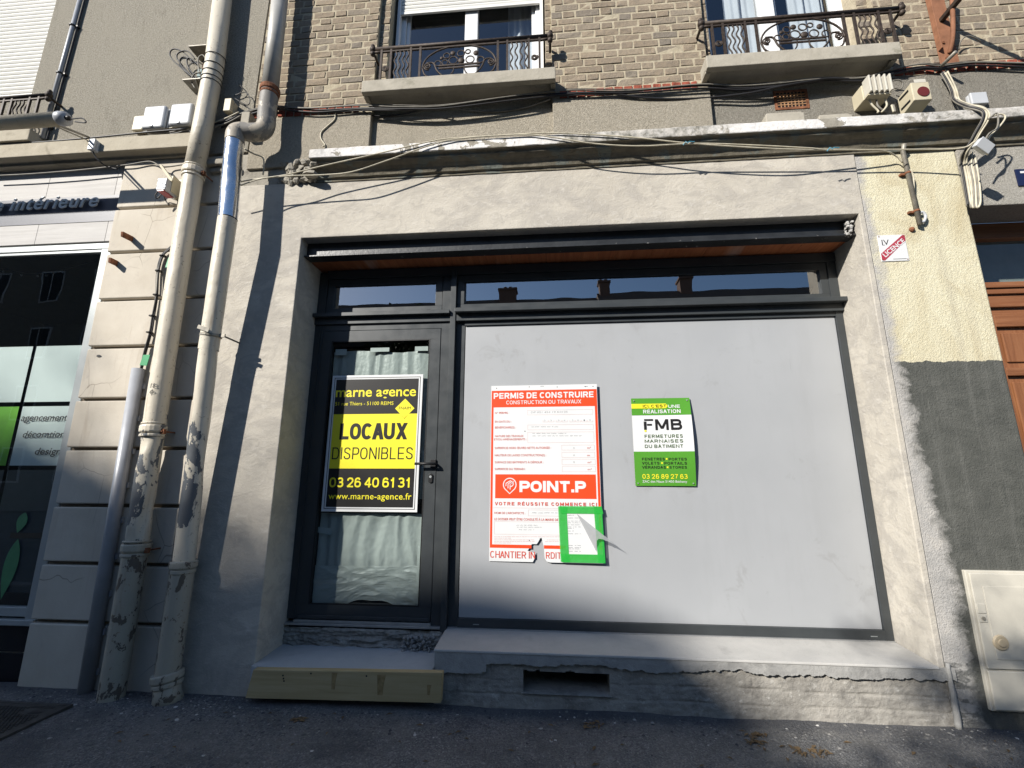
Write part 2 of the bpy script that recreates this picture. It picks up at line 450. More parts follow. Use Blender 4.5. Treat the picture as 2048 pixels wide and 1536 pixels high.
def m_cornice():
    g = G('flaking_white_paint', 0.85, spec=0.2)
    flake = g.ramp(g.noise(4.2, 7, 0.62, 0.7), [(0.585, 0.0), (0.595, 1.0)])
    dirt = g.ramp(g.noise(1.1, 5, 0.65, 0.6, g.map(loc=(2.3, 0, 0))), [(0.44, 0.0), (0.56, 0.9)])
    fine = g.noise(42, 5, 0.7)
    conc = g.ramp(fine, [(0.3, (0.24, 0.22, 0.18)), (0.7, (0.36, 0.33, 0.27))])
    white = g.ramp(fine, [(0.3, (0.60, 0.575, 0.55)), (0.6, (0.78, 0.76, 0.73))])
    lich = g.mix(g.ramp(g.noise(13, 6, 0.7), [(0.42, 0.0), (0.62, 1.0)]), (0.50, 0.47, 0.42), (0.15, 0.145, 0.12))
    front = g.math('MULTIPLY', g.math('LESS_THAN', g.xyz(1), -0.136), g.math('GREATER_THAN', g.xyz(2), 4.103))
    x = g.math('ADD', g.xyz(0), g.math('MULTIPLY', g.math('SUBTRACT', g.noise(9, 6, 0.7), 0.5), 0.5))
    worn = g.ramp(g.math('DIVIDE', g.math('ADD', x, 2.0), 6.0, clamp=True), [(0.0, 0.55), (0.05, 0.0), (0.335, 0.0), (0.36, 1.0), (0.56, 1.0), (0.575, 0.0), (0.73, 0.1), (0.80, 0.75), (1.0, 0.85)])
    dirt = g.math('MULTIPLY', worn, g.ramp(g.noise(8, 6, 0.7, 0.5), [(0.30, 0.45), (0.55, 1.0)]))
    wh = g.mix(dirt, g.mix(flake, white, conc), lich)
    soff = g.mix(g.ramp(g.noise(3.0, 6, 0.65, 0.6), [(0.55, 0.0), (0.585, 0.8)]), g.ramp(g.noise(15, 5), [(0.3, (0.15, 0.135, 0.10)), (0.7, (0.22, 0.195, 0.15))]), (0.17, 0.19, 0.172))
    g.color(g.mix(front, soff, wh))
    b = g.bump(flake, 0.002)
    b = g.bump(g.noise(16, 4), 0.008, prev=b)
    g.bump(fine, 0.003, prev=b)
    return g.m
def m_concrete(name, a, b, stain=(0.16, 0.15, 0.125), sc=1.0, bump=0.003):
    g = G(name, 0.9, spec=0.15)
    c = g.mix(g.ramp(g.noise(7 * sc, 6, 0.65, 0.4), [(0.32, 0.0), (0.68, 1.0)]), a, b)
    c = g.mix(g.ramp(g.noise(3.1 * sc, 6, 0.7, 0.8, g.map(loc=(5, 3, 1))), [(0.56, 0.0), (0.68, 0.75)]), c, stain)
    c = g.mix(g.ramp(g.noise(110, 3), [(0.62, 0.0), (0.7, 0.45)]), c, tuple(x * 0.6 for x in a))
    g.color(c)
    x = g.bump(g.noise(14 * sc, 4), bump * 1.6)
    g.bump(g.noise(120, 3, 0.65), bump * 0.6, prev=x)
    return g.m
def m_pillar_yellow():
    """yellow pebble paint over a dark grey plinth, with a cement patch along the shop opening"""
    g = G('yellow_and_grey_pier_paint', 0.92, spec=0.12)
    x, z = g.xyz(0), g.xyz(2)
    n = g.noise(7, 6, 0.65, 0.5)
    n2 = g.noise(3.3, 5, 0.6, 0.8)
    fine = g.noise(120, 4, 0.7)
    yel = g.mix(g.ramp(fine, [(0.35, 0.0), (0.65, 1.0)]), (0.655, 0.60, 0.42), (0.74, 0.70, 0.53))
    yel = g.mix(g.ramp(g.noise(14, 6, 0.75, 0.4), [(0.52, 0.0), (0.68, 0.5)]), yel, (0.60, 0.54, 0.40))
    yel = g.mix(g.ramp(g.noise(2.6, 6, 0.7, 0.9, g.map((1, 1, 0.6))), [(0.46, 0.0), (0.70, 0.8)]), yel, (0.52, 0.44, 0.275))
    yel = g.mix(g.ramp(g.noise(4.5, 4, 0.6, 0.4, g.map(loc=(1.7, 0, 3.1))), [(0.68, 0.0), (0.73, 0.8)]), yel, (0.72, 0.68, 0.58))
    run = g.noise(2.2, 6, 0.7, 0.3, g.map((5, 1, 0.35), loc=(2, 0, 6)))
    yel = g.mix(g.ramp(run, [(0.54, 0.0), (0.72, 0.6)]), yel, (0.50, 0.455, 0.34))
    dark = g.mix(g.ramp(g.noise(5, 6, 0.7, 0.4, g.map((1, 1, 2.2))), [(0.3, 0.0), (0.75, 1.0)]), (0.080, 0.083, 0.075), (0.135, 0.136, 0.122))
    dark = g.mix(g.ramp(run, [(0.50, 0.0), (0.70, 0.6)]), dark, (0.17, 0.17, 0.155))
    dark = g.mix(g.ramp(fine, [(0.66, 0.0), (0.74, 0.5)]), dark, (0.22, 0.23, 0.20))
    line = g.math('GREATER_THAN', g.math('ADD', z, g.math('MULTIPLY', g.math('SUBTRACT', g.noise(13, 4, 0.7), 0.5), 0.05)), 2.287)
    c = g.mix(line, dark, yel)
    cem = g.ramp(g.noise(9, 6, 0.65, 0.6), [(0.3, (0.40, 0.39, 0.37)), (0.55, (0.48, 0.46, 0.43)), (0.75, (0.54, 0.51, 0.46))])
    low = g.math('SUBTRACT', 1.0, g.math('DIVIDE', z, 2.4, clamp=True), clamp=True)
    edge = g.math('ADD', 2.50, g.math('MULTIPLY', low, 0.14))
    wob = g.math('ADD', x, g.math('MULTIPLY', g.math('SUBTRACT', n, 0.5), 0.16))
    wob = g.math('ADD', wob, g.math('MULTIPLY', g.math('SUBTRACT', n2, 0.5), 0.20))
    d = g.math('SUBTRACT', edge, wob)
    brush = g.noise(10, 6, 0.68, 1.0, g.map((1.0, 1, 1.9), rot=(0, 0.6, 0)))
    dd = g.math('ADD', d, g.math('MULTIPLY', g.math('SUBTRACT', brush, 0.5), 0.12))
    c = g.mix(g.ramp(dd, [(0.0, 0.0), (0.02, 0.35), (0.075, 1.0)]), c, cem)
    c = g.mix(g.math('MULTIPLY', g.math('LESS_THAN', z, 0.36), g.ramp(brush, [(0.42, 0.0), (0.55, 0.8)])), c, (0.10, 0.105, 0.10))
    g.color(c)
    b = g.bump(g.noise(60, 4, 0.65), 0.004)
    g.bump(fine, 0.0045, prev=b)
    return g.m
def m_wood(name, a, b, c, axis='x', rough=0.5, sc=1.0, white=0.0):
    g = G(name, rough, spec=0.35)
    s = {'x': (1.2, 22, 22), 'y': (22, 1.2, 22), 'z': (22, 22, 1.2)}[axis]
    v = g.map(tuple(q * sc for q in s))
    f = g.noise(1.6, 6, 0.65, 0.8, v)
    col = g.ramp(f, [(0.28, a), (0.5, b), (0.72, c)])
    col = g.mix(g.ramp(g.noise(2.4, 4), [(0.4, 0.0), (0.7, 0.5)]), col, a)
    r = g.rnd()
    col = g.mix(g.math('MULTIPLY', r, 0.35), col, tuple(q * 0.6 for q in b))
    if white:
        col = g.mix(g.ramp(g.noise(1.5, 3, 0.5, 0.3, g.map((2.2, 0.4, 1), loc=(0.4, 0, 0))), [(0.60, 0.0), (0.72, white)]), col, (0.55, 0.47, 0.42))
    g.color(col)
    g.bump(f, 0.0012)
    return g.m
def m_chipped():
    g = G('chipped_black_steel_paint', 0.38, spec=0.5)
    n = g.noise(24, 6, 0.7, 0.4, g.map((0.8, 1, 1)))
    edge = g.math('LESS_THAN', g.xyz(2), 3.335)
    thr = g.ramp(n, [(0.66, 0.0), (0.675, 1.0)])
    thr2 = g.ramp(g.noise(30, 5, 0.7, 0.2, g.map(loc=(3, 3, 3))), [(0.725, 0.0), (0.735, 1.0)])
    m = g.math('MAXIMUM', g.math('MULTIPLY', thr, g.math('MULTIPLY', edge, 0.75)), thr2)
    base = g.ramp(g.noise(6, 5, 0.65), [(0.3, (0.016, 0.017, 0.018)), (0.7, (0.035, 0.037, 0.039))])
    g.color(g.mix(m, base, (0.55, 0.53, 0.49)))
    b = g.bump(g.noise(45, 4), 0.0012)
    g.bump(m, 0.0006, prev=b)
    return g.m
def m_anthracite():
    g = G('anthracite_aluminium', 0.36, spec=0.45)
    g.color(g.ramp(g.noise(5, 5, 0.6), [(0.3, (0.040, 0.045, 0.048)), (0.75, (0.052, 0.058, 0.061))]))
    g.bump(g.noise(400, 2), 0.0001)
    g.put(g.b.inputs['Roughness'], g.ramp(g.noise(9, 5), [(0.3, 0.30), (0.7, 0.46)]))
    return g.m
def m_panel():
    g = G('grey_panel_laminate', 0.42, spec=0.45)
    g.put(g.b.inputs['Roughness'], g.ramp(g.noise(2.6, 6, 0.7, 0.4), [(0.35, 0.36), (0.65, 0.52)]))
    c = g.ramp(g.noise(1.3, 4, 0.6), [(0.3, (0.365, 0.375, 0.385)), (0.7, (0.395, 0.405, 0.415))])
    sc = g.noise(3.0, 3, 0.5, 0.3, g.map((16, 1, 0.8), rot=(0, 0.05, 0)))
    c = g.mix(g.math('MULTIPLY', g.ramp(sc, [(0.735, 0.0), (0.75, 0.45)]), g.ramp(g.noise(1.6, 2, 0.5, 0, g.map(loc=(2, 0, 5))), [(0.5, 0.0), (0.6, 1.0)])), c, (0.23, 0.235, 0.24))
    c = g.mix(g.ramp(g.noise(8, 5, 0.7, 0.6, g.map(loc=(1, 4, 2))), [(0.64, 0.0), (0.78, 0.4)]), c, (0.31, 0.315, 0.325))
    c = g.mix(g.ramp(g.noise(1.4, 6, 0.72, 0.3, g.map((3.5, 1, 0.6), loc=(7, 0, 2))), [(0.52, 0.0), (0.72, 0.4)]), c, (0.33, 0.335, 0.34))
    sm = g.math('MULTIPLY', g.ramp(g.noise(4.5, 5, 0.7, 0.8, g.map(loc=(3, 0, 9))), [(0.56, 0.0), (0.64, 0.5)]), g.ramp(g.noise(1.7, 2, 0.5, 0, g.map(loc=(6, 0, 1))), [(0.52, 0.0), (0.6, 1.0)]))
    c = g.mix(sm, c, (0.30, 0.30, 0.30))
    g.color(c)
    g.bump(g.noise(5, 2), 0.002, 0.25)
    return g.m
def m_glass(name, tint=(0.86, 0.90, 0.89), refl=1.0):
    """single pane: mirror share grows with the viewing angle (Schlick), the rest passes straight through"""
    m = bpy.data.materials.new(name); m.use_nodes = True
    t = m.node_tree; t.nodes.clear()
    N = t.nodes.new
    o = N('ShaderNodeOutputMaterial'); mx = N('ShaderNodeMixShader')
    tr = N('ShaderNodeBsdfTransparent'); gl = N('ShaderNodeBsdfGlossy')
    ge = N('ShaderNodeNewGeometry'); dt = N('ShaderNodeVectorMath'); dt.operation = 'DOT_PRODUCT'
    def mth(op, a, b=None):
        n = N('ShaderNodeMath'); n.operation = op; n.use_clamp = op in ('MULTIPLY', 'ADD')
        for k, v in enumerate((a, b)):
            if v is None: continue
            if isinstance(v, float): n.inputs[k].default_value = v
            else: t.links.new(v, n.inputs[k])
        return n.outputs[0]
    t.links.new(ge.outputs['Normal'], dt.inputs[0]); t.links.new(ge.outputs['Incoming'], dt.inputs[1])
    c = mth('ABSOLUTE', dt.outputs['Value'])
    f = mth('ADD', mth('MULTIPLY', mth('POWER', mth('SUBTRACT', 1.0, c), 5.0), 0.9), 0.085)
    f = mth('MULTIPLY', f, refl)
    tr.inputs[0].default_value = (*tint, 1); gl.inputs['Roughness'].default_value = 0.0
    nz = N('ShaderNodeTexNoise'); nz.inputs['Scale'].default_value = 1.6
    co = N('ShaderNodeTexCoord'); bp = N('ShaderNodeBump'); bp.inputs['Distance'].default_value = 0.0012
    t.links.new(co.outputs['Object'], nz.inputs['Vector']); t.links.new(nz.outputs['Fac'], bp.inputs['Height']); t.links.new(bp.outputs[0], gl.inputs['Normal'])
    t.links.new(f, mx.inputs[0]); t.links.new(tr.outputs[0], mx.inputs[1]); t.links.new(gl.outputs[0], mx.inputs[2]); t.links.new(mx.outputs[0], o.inputs[0])
    return m
def m_sheer(name, c, a, rough=0.35):
    """thin translucent sheet: part scatters, part lets light through"""
    m = bpy.data.materials.new(name); m.use_nodes = True
    t = m.node_tree; b = t.nodes['Principled BSDF']
    b.inputs['Base Color'].default_value = (*c, 1); b.inputs['Roughness'].default_value = rough
    b.inputs['Alpha'].default_value = a; b.inputs['Specular IOR Level'].default_value = 0.5
    co = t.nodes.new('ShaderNodeTexCoord'); nz = t.nodes.new('ShaderNodeTexNoise'); bp = t.nodes.new('ShaderNodeBump')
    nz.inputs['Scale'].default_value = 22; nz.inputs['Detail'].default_value = 5; bp.inputs['Distance'].default_value = 0.004
    t.links.new(co.outputs['Object'], nz.inputs['Vector']); t.links.new(nz.outputs['Fac'], bp.inputs['Height']); t.links.new(bp.outputs[0], b.inputs['Normal'])
    return m
def m_asphalt():
    g = G('worn_pavement_asphalt', 0.9, spec=0.2)
    v = g.vor(115, out='Color')
    f = g.ramp(v, [(0.0, (0.09, 0.091, 0.095)), (0.5, (0.17, 0.17, 0.172)), (0.85, (0.28, 0.275, 0.265)), (1.0, (0.50, 0.49, 0.47))])
    c = g.mix(g.ramp(g.noise(2.4, 6, 0.65, 0.5), [(0.35, 0.0), (0.7, 0.7)]), f, (0.25, 0.24, 0.22))
    c = g.mix(g.ramp(g.noise(1.1, 6, 0.7, 0, g.map(loc=(5, 2, 0))), [(0.50, 0.0), (0.62, 0.6)]), c, (0.085, 0.087, 0.092))
    c = g.mix(g.ramp(g.noise(26, 6, 0.75), [(0.60, 0.0), (0.68, 0.55)]), c, (0.30, 0.285, 0.26))
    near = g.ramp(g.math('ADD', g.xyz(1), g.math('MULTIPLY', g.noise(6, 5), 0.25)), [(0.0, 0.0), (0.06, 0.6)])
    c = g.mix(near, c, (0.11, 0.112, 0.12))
    g.color(c)
    b = g.bump(g.noise(9, 5), 0.008)
    b = g.bump(g.vor(115), 0.012, prev=b)
    g.bump(g.noise(320, 2), 0.002, prev=b)
    return g.m
def m_stone():
    g = G('old_plinth_stone', 0.95, spec=0.1)
    c = g.ramp(g.noise(5, 6, 0.7, 0.6), [(0.28, (0.24, 0.225, 0.20)), (0.5, (0.34, 0.32, 0.285)), (0.75, (0.44, 0.41, 0.36))])
    c = g.mix(g.ramp(g.noise(20, 6, 0.7), [(0.58, 0.0), (0.72, 0.7)]), c, (0.64, 0.62, 0.57))
    c = g.mix(g.ramp(g.noise(9, 6, 0.7, 0, g.map(loc=(4, 4, 4))), [(0.50, 0.0), (0.66, 0.75)]), c, (0.19, 0.178, 0.16))
    g.color(c)
    b = g.bump(g.noise(28, 5, 0.7), 0.006)
    g.bump(g.noise(130, 3), 0.003, prev=b)
    return g.m

def m_lime():
    """painted stone blocks: streaks from the joints, hairline cracks, grey scuffs"""
    g = G('cream_painted_stone', 0.8, spec=0.2)
    c = g.ramp(g.noise(2.2, 5, 0.6, 0.3), [(0.3, (0.52, 0.465, 0.38)), (0.7, (0.63, 0.575, 0.485))])
    st = g.noise(2.6, 6, 0.7, 0.4, g.map((4.5, 1, 0.55)))
    c = g.mix(g.ramp(st, [(0.56, 0.0), (0.74, 0.55)]), c, (0.43, 0.36, 0.28))
    c = g.mix(g.ramp(g.noise(6, 6, 0.75, 0.5, g.map(loc=(3, 7, 1))), [(0.60, 0.0), (0.76, 0.6)]), c, (0.36, 0.33, 0.30))
    cr = g.vor(2.3, 'DISTANCE_TO_EDGE', g.mix(0.12, g.co, g.n('ShaderNodeTexNoise').outputs['Color']))
    c = g.mix(g.math('MULTIPLY', g.ramp(cr, [(0.0, 0.8), (0.006, 0.0)]), g.ramp(g.noise(1.6, 2, 0.5, 0, g.map(loc=(8, 0, 0))), [(0.5, 0.0), (0.6, 1.0)])), c, (0.20, 0.16, 0.12))
    c = g.mix(g.ramp(g.noise(60, 3, 0.7), [(0.70, 0.0), (0.76, 0.7)]), c, (0.26, 0.21, 0.16))
    g.color(c)
    b = g.bump(g.noise(5, 4), 0.006)
    g.bump(g.noise(90, 3, 0.6), 0.0012, prev=b)
    return g.m

M = {
 'plaster': m_plaster(),
 'rough_l': m_roughcast('left_roughcast', (0.29, 0.265, 0.215), (0.56, 0.52, 0.435), (0.43, 0.395, 0.325)),
 'rough_c': m_roughcast('band_roughcast', (0.40, 0.355, 0.28), (0.58, 0.525, 0.425), (0.44, 0.395, 0.315)),
 'rough_g': m_roughcast('grey_band_roughcast', (0.27, 0.25, 0.21), (0.42, 0.39, 0.33), (0.32, 0.295, 0.25)),
 'rough_w': m_roughcast('pale_lintel_roughcast', (0.45, 0.425, 0.37), (0.60, 0.57, 0.51), (0.52, 0.48, 0.41)),
 'brick': m_brick(),
 'mortar': m_concrete('sandy_mortar', (0.40, 0.345, 0.245), (0.48, 0.42, 0.31), (0.28, 0.245, 0.185), 2.0, 0.005),
 'redbrick': simple('red_brick', (0.30, 0.085, 0.055), 0.9, 0, 0.45, 18, 0.15, 0.004, 90),
 'cornice': m_cornice(),
 'slab': m_concrete('balcony_concrete', (0.36, 0.33, 0.27), (0.45, 0.415, 0.345), (0.20, 0.19, 0.14)),
 'leftconc': m_concrete('left_ledge_concrete', (0.42, 0.375, 0.29), (0.50, 0.45, 0.355), (0.27, 0.24, 0.18)),
 'sill': m_concrete('new_sill_cement', (0.43, 0.42, 0.395), (0.50, 0.485, 0.455), (0.36, 0.35, 0.33), 0.7, 0.0012),
 'mortar_g': m_concrete('grey_mortar', (0.31, 0.305, 0.29), (0.41, 0.40, 0.375), (0.22, 0.215, 0.205), 1.2, 0.004),
 'stone': m_stone(),
 'lime': m_lime(),
 'patch': m_concrete('patched_old_render', (0.28, 0.26, 0.22), (0.40, 0.37, 0.31), (0.16, 0.145, 0.125), 1.3, 0.006),
 'pipe': m_peel('cream_pipe_paint', (0.66, 0.60, 0.485), (0.11, 0.12, 0.13), 0.85, 1.95, 1.0),
 'pipe2': m_peel('cream_pipe_paint_right', (0.67, 0.61, 0.495), (0.12, 0.13, 0.14), 1.12, 2.0, 1.0),
 'castiron': m_peel('dirty_cast_iron_paint', (0.42, 0.385, 0.31), (0.10, 0.08, 0.062), -0.2, 0.95, 0.9, 11, 0.565),
 'galv': None, 'zinc': simple('aged_zinc_pipe', (0.42, 0.41, 0.375), 0.5, 0.15, 0.18, 6),
 'iron': simple('brown_wrought_iron', (0.050, 0.036, 0.027), 0.6, 0.2, 0.4, 40, 0.4, 0.001),
 'chip': m_chipped(),
 'alu': m_anthracite(),
 'black': simple('matt_black', (0.012, 0.012, 0.013), 0.45),
 'panel': m_panel(),
 'glass': m_glass('clear_glazing'),
 'glass2': m_glass('upper_glazing', (0.82, 0.87, 0.90), 4.6),
 'glass3': m_glass('bedroom_glazing', (0.84, 0.88, 0.90), 2.0),
 'soffit': m_wood('red_cedar_lining', (0.34, 0.10, 0.04), (0.50, 0.17, 0.07), (0.60, 0.24, 0.11), 'y', 0.5, 1.0, 0.8),
 'door_w': m_wood('varnished_door_wood', (0.15, 0.055, 0.022), (0.26, 0.105, 0.045), (0.34, 0.155, 0.075), 'x', 0.45, 1.0),
 'door_v': m_wood('varnished_stile_wood', (0.16, 0.06, 0.024), (0.27, 0.11, 0.048), (0.34, 0.155, 0.07), 'z', 0.45, 1.0),
 'board': m_wood('raw_timber', (0.40, 0.30, 0.145), (0.51, 0.395, 0.21), (0.59, 0.475, 0.28), 'x', 0.75, 0.7),
 'yellow': m_pillar_yellow(),
 'cab': simple('cream_plastic', (0.60, 0.565, 0.48), 0.5, 0, 0.07, 5),
 'beige': simple('beige_plastic', (0.56, 0.50, 0.36), 0.5, 0, 0.1, 8),
 'white': simple('white_plastic', (0.50, 0.515, 0.53), 0.42, 0, 0.05, 6),
 'upvc': simple('white_window_frame', (0.80, 0.80, 0.79), 0.35, 0, 0.03, 5),
 'slat': simple('white_shutter_slat', (0.80, 0.79, 0.74), 0.45, 0, 0.04, 5),
 'rust': simple('rusted_steel', (0.20, 0.085, 0.045), 0.85, 0, 0.5, 22, 0.2, 0.002),
 'oxide': simple('red_oxide_primer', (0.27, 0.125, 0.07), 0.75, 0, 0.25, 14, 0.25, 0.001),
 'greysteel': simple('grey_conduit_steel', (0.26, 0.24, 0.20), 0.5, 0.3, 0.3, 18),
 'duct': simple('grey_cable_duct', (0.40, 0.41, 0.43), 0.4, 0.1, 0.12, 7),
 'anod': simple('pale_anodised_aluminium', (0.36, 0.385, 0.385), 0.4, 0.2, 0.08, 4),
 'cab_k': simple('black_cable_sheath', (0.022, 0.021, 0.022), 0.5),
 'cab_g': simple('grey_cable_sheath', (0.20, 0.185, 0.155), 0.55, 0, 0.3, 20),
 'cab_w': simple('cream_cable_sheath', (0.55, 0.50, 0.38), 0.5, 0, 0.2, 15),
 'cab_b': simple('blue_tie', (0.10, 0.30, 0.40), 0.5),
 'green_t': simple('green_plastic_tag', (0.03, 0.30, 0.115), 0.45),
 'fascia': m_wood('whitewashed_fascia_board', (0.42, 0.40, 0.38), (0.52, 0.50, 0.475), (0.60, 0.58, 0.55), 'x', 0.6, 0.8),
 'navy': simple('navy_enamel', (0.012, 0.018, 0.06), 0.3),
 'navy_b': simple('navy_band_paint', (0.045, 0.05, 0.075), 0.45),
 'letter_g': simple('grey_letter', (0.62, 0.64, 0.63), 0.4),
 'film': simple('frosted_film', (0.62, 0.68, 0.665), 0.6, 0, 0.04, 3),
 'film_d': simple('dark_window_film', (0.035, 0.045, 0.055), 0.4),
 'green_f': simple('lime_green_film', (0.16, 0.46, 0.03), 0.5),
 'green_l': simple('leaf_green_film', (0.055, 0.22, 0.10), 0.5),
 'tile': simple('black_plinth_tile', (0.014, 0.014, 0.017), 0.25),
 'room': simple('dim_interior', (0.06, 0.06, 0.06), 0.9),
 'room_d': simple('dark_shop_interior', (0.035, 0.036, 0.036), 0.9),
 'asphalt': m_asphalt(),
 'castlid': simple('worn_cast_iron_lid', (0.075, 0.072, 0.068), 0.55, 0.4, 0.3, 20),
 'y_ink': simple('yellow_ink', (0.86, 0.76, 0.035), 0.4, 0, 0.02, 3, 0.4, 0),
 'k_ink': simple('black_ink', (0.016, 0.015, 0.015), 0.4, 0, 0.1, 3, 0.4, 0),
 'w_ink': simple('white_board', (0.70, 0.705, 0.70), 0.45, 0, 0.03, 4, 0.4, 0),
 'o_ink': simple('orange_ink', (0.80, 0.065, 0.013), 0.45, 0, 0.04, 4, 0.4, 0),
 'r_ink': simple('red_ink', (0.62, 0.075, 0.045), 0.5, 0, 0.04, 4, 0.4, 0),
 'pink_ink': simple('pale_rule_ink', (0.62, 0.40, 0.38), 0.5, 0, 0.04, 4, 0.4, 0),
 'pen': simple('pen_ink', (0.16, 0.16, 0.17), 0.5, 0, 0.1, 4, 0.3, 0),
 'g_ink': simple('green_ink', (0.085, 0.30, 0.03), 0.4, 0, 0.03, 3, 0.4, 0),
 'olive': simple('olive_ink', (0.07, 0.13, 0.045), 0.4, 0, 0.03, 3, 0.4, 0),
 'tape': m_sheer('green_tape', (0.03, 0.46, 0.06), 0.80),
 'sleeve': m_sheer('clear_plastic_sleeve', (0.42, 0.43, 0.44), 0.58),
 'poly': m_sheer('milky_plastic_sheet', (0.46, 0.505, 0.485), 0.80, 0.4),
 'enamel_r': simple('red_enamel', (0.40, 0.045, 0.07), 0.3),
 'opp': m_concrete('opposite_render', (0.26, 0.24, 0.21), (0.32, 0.30, 0.26)),
 'opp2': m_concrete('opposite_stucco', (0.22, 0.18, 0.14), (0.27, 0.23, 0.18)),
 'tileroof': simple('brown_roof_tiles', (0.11, 0.075, 0.055), 0.85, 0, 0.4, 30),
 'chimney': simple('chimney_brick', (0.13, 0.075, 0.055), 0.9, 0, 0.3, 20),
 'leaf': simple('spring_leaf', (0.06, 0.10, 0.03), 0.6, 0, 0.4, 3, 0.3, 0),
 'bark': simple('bark', (0.12, 0.10, 0.08), 0.9),
 'curtain': simple('white_net_curtain', (0.66, 0.68, 0.70), 0.8, 0, 0.06, 6),
 'pebble': simple('gravel_debris', (0.26, 0.25, 0.23), 0.9, 0, 0.7, 60),
}
g = G('galvanised_sleeve', 0.22, 1.0, 0.5)
g.color(g.ramp(g.noise(9, 5, 0.6, 0.3, g.map((1, 1, 0.3))), [(0.3, (0.50, 0.52, 0.55)), (0.7, (0.72, 0.74, 0.76))]))
g.put(g.b.inputs['Roughness'], g.ramp(g.noise(12, 4), [(0.3, 0.15), (0.7, 0.32)]))
g.bump(g.noise(6, 3), 0.006)
M['galv'] = g.m

# ================================================================== ground
XL, XR, ZT = -2.072, 2.371, 3.455                      # shop opening
mb = MB()
def ground_h(x, y):
    return 0.012 * mnoise.noise(Vector((x * 1.4, y * 1.4, 0))) + 0.006 * mnoise.noise(Vector((x * 6, y * 6, 3)))
mb.surf(lambda a, b: (-6 + 12 * a, -2.6 + 2.65 * b, ground_h(-6 + 12 * a, -2.6 + 2.65 * b)), 220, 60)
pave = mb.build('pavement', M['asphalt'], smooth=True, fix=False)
tag(pave, None, None, kind='structure')
mb = MB().box(-60, 60, -2.75, -2.58, -0.3, 0.02)
tag(mb.build('kerb', M['sill'], bevel=0.015), None, None, kind='structure')
mb = MB().rect(0, 1, 0, 1, 0)
mb = MB(); mb.add([(-200, -200, -0.11), (200, -200, -0.11), (200, 60, -0.11), (-200, 60, -0.11)], [(0, 1, 2, 3)])
tag(mb.build('road', M['asphalt'], fix=False), None, None, kind='structure')
for a, b in ((-60, -6), (6, 60)):
    mb = MB(); mb.add([(a, -2.6, -0.005), (b, -2.6, -0.005), (b, 0.05, -0.005), (a, 0.05, -0.005)], [(0, 1, 2, 3)])
    tag(mb.build('pavement', M['asphalt'], fix=False), None, None, kind='structure')

# ================================================================== the house with the shop
house = thing('brick_house', 'brick house over a freshly rendered ground floor shop opening with yellow pier', 'house')
# --- rendered shop front wall with its opening, one continuous shell
X0, X1, ZC, D = -2.80, 2.412, 3.985, 0.40
mb = MB().prism([(X0, -0.1), (XL, -0.1), (XL, ZT), (XR, ZT), (XR, 0.30), (X1, 0.30), (X1, ZC), (X0, ZC)], 'y', 0.0, D)
mb.build('rendered_wall', M['plaster'], house, bevel=0.006)
# crumbled plaster at the right end of the lintel
mb = MB()
for k in range(60):
    p = W(1700 + random.uniform(-7, 5), 453 + random.uniform(-13, 15), 0.05)
    mb.ball((p.x, p.y + random.uniform(-.01, 0.04), p.z), random.uniform(0.004, 0.013), 5, 4, (random.uniform(.7, 1.5), 1, random.uniform(0.6, 1.5)))
mb.build('crumbled_plaster', M['sill'], house, warp=lambda p: p + 0.006 * Vector((mnoise.noise(p * 90), mnoise.noise(p * 90 + Vector((5, 0, 0))), mnoise.noise(p * 90 + Vector((0, 5, 0))))))
# --- lintel beam
mb = MB()
mb.box(XL + 0.004, XR - 0.03, 0.100, 0.112, 3.326, 3.463)
mb.box(XL + 0.004, XR - 0.003, 0.060, 0.165, 3.312, 3.326)
mb.build('steel_lintel', M['chip'], house, bevel=0.002)
# --- cedar soffit planks running front to back
mb = MB()
x = XL + 0.002
while x < XR - 0.01:
    wd = min(0.147, XR - 0.002 - x)
    dz = random.uniform(-0.001, 0.001)
    mb.box(x, x + wd - 0.003, 0.167, 0.41, 3.322 + dz, 3.335 + dz)
    x += 0.147
mb.build('soffit', M['soffit'], house)
# --- plinth under the window, with an open cellar vent
VX0, VX1, VZ0, VZ1 = -0.205, 0.36, 0.092, 0.222
mb = MB()
nx, nz = 480, 54
PX0, PX1, PZ0, PZ1 = -0.80, 2.46, -0.03, 0.335
xs = [PX0 + (PX1 - PX0) * i / nx for i in range(nx + 1)]
zs = [PZ0 + (PZ1 - PZ0) * j / nz for j in range(nz + 1)]
def ragged(x):
    return 0.258 + 0.035 * mnoise.noise(Vector((x * 2.3, 1, 0))) + 0.020 * abs(mnoise.noise(Vector((x * 8, 5, 0)))) + 0.012 * mnoise.noise(Vector((x * 31, 2, 0))) + 0.006 * mnoise.noise(Vector((x * 90, 8, 0))) - (0.05 if -0.8 < x < -0.45 else 0)
def plinth_y(x, z):
    y = 0.007 * mnoise.noise(Vector((x * 6, 0, z * 9))) + 0.003 * mnoise.noise(Vector((x * 16, 2, z * 40))) + 0.002 * mnoise.noise(Vector((x * 48, 7, z * 90)))
    zr = ragged(x)
    if z < zr:
        y += 0.016
        for zc in (0.075, 0.165):
            zz = zc + 0.012 * mnoise.noise(Vector((x * 3, zc * 9, 0)))
            y += 0.007 * math.exp(-((z - zz) / 0.005) ** 2) * max(0, 0.6 + mnoise.noise(Vector((x * 5, zc, 4))))
        row = 0 if z < 0.075 else (1 if z < 0.165 else 2)
        for k in range(-3, 9):
            xx = k * 0.42 + (0.19 if row % 2 else 0.0) + 0.1 * mnoise.noise(Vector((k, row, 9)))
            y += 0.005 * math.exp(-((x - xx) / 0.004) ** 2) * max(0, mnoise.noise(Vector((x * 2, z * 30, row))) + .2)
    return y
idx = {}
vs = []; fs = []
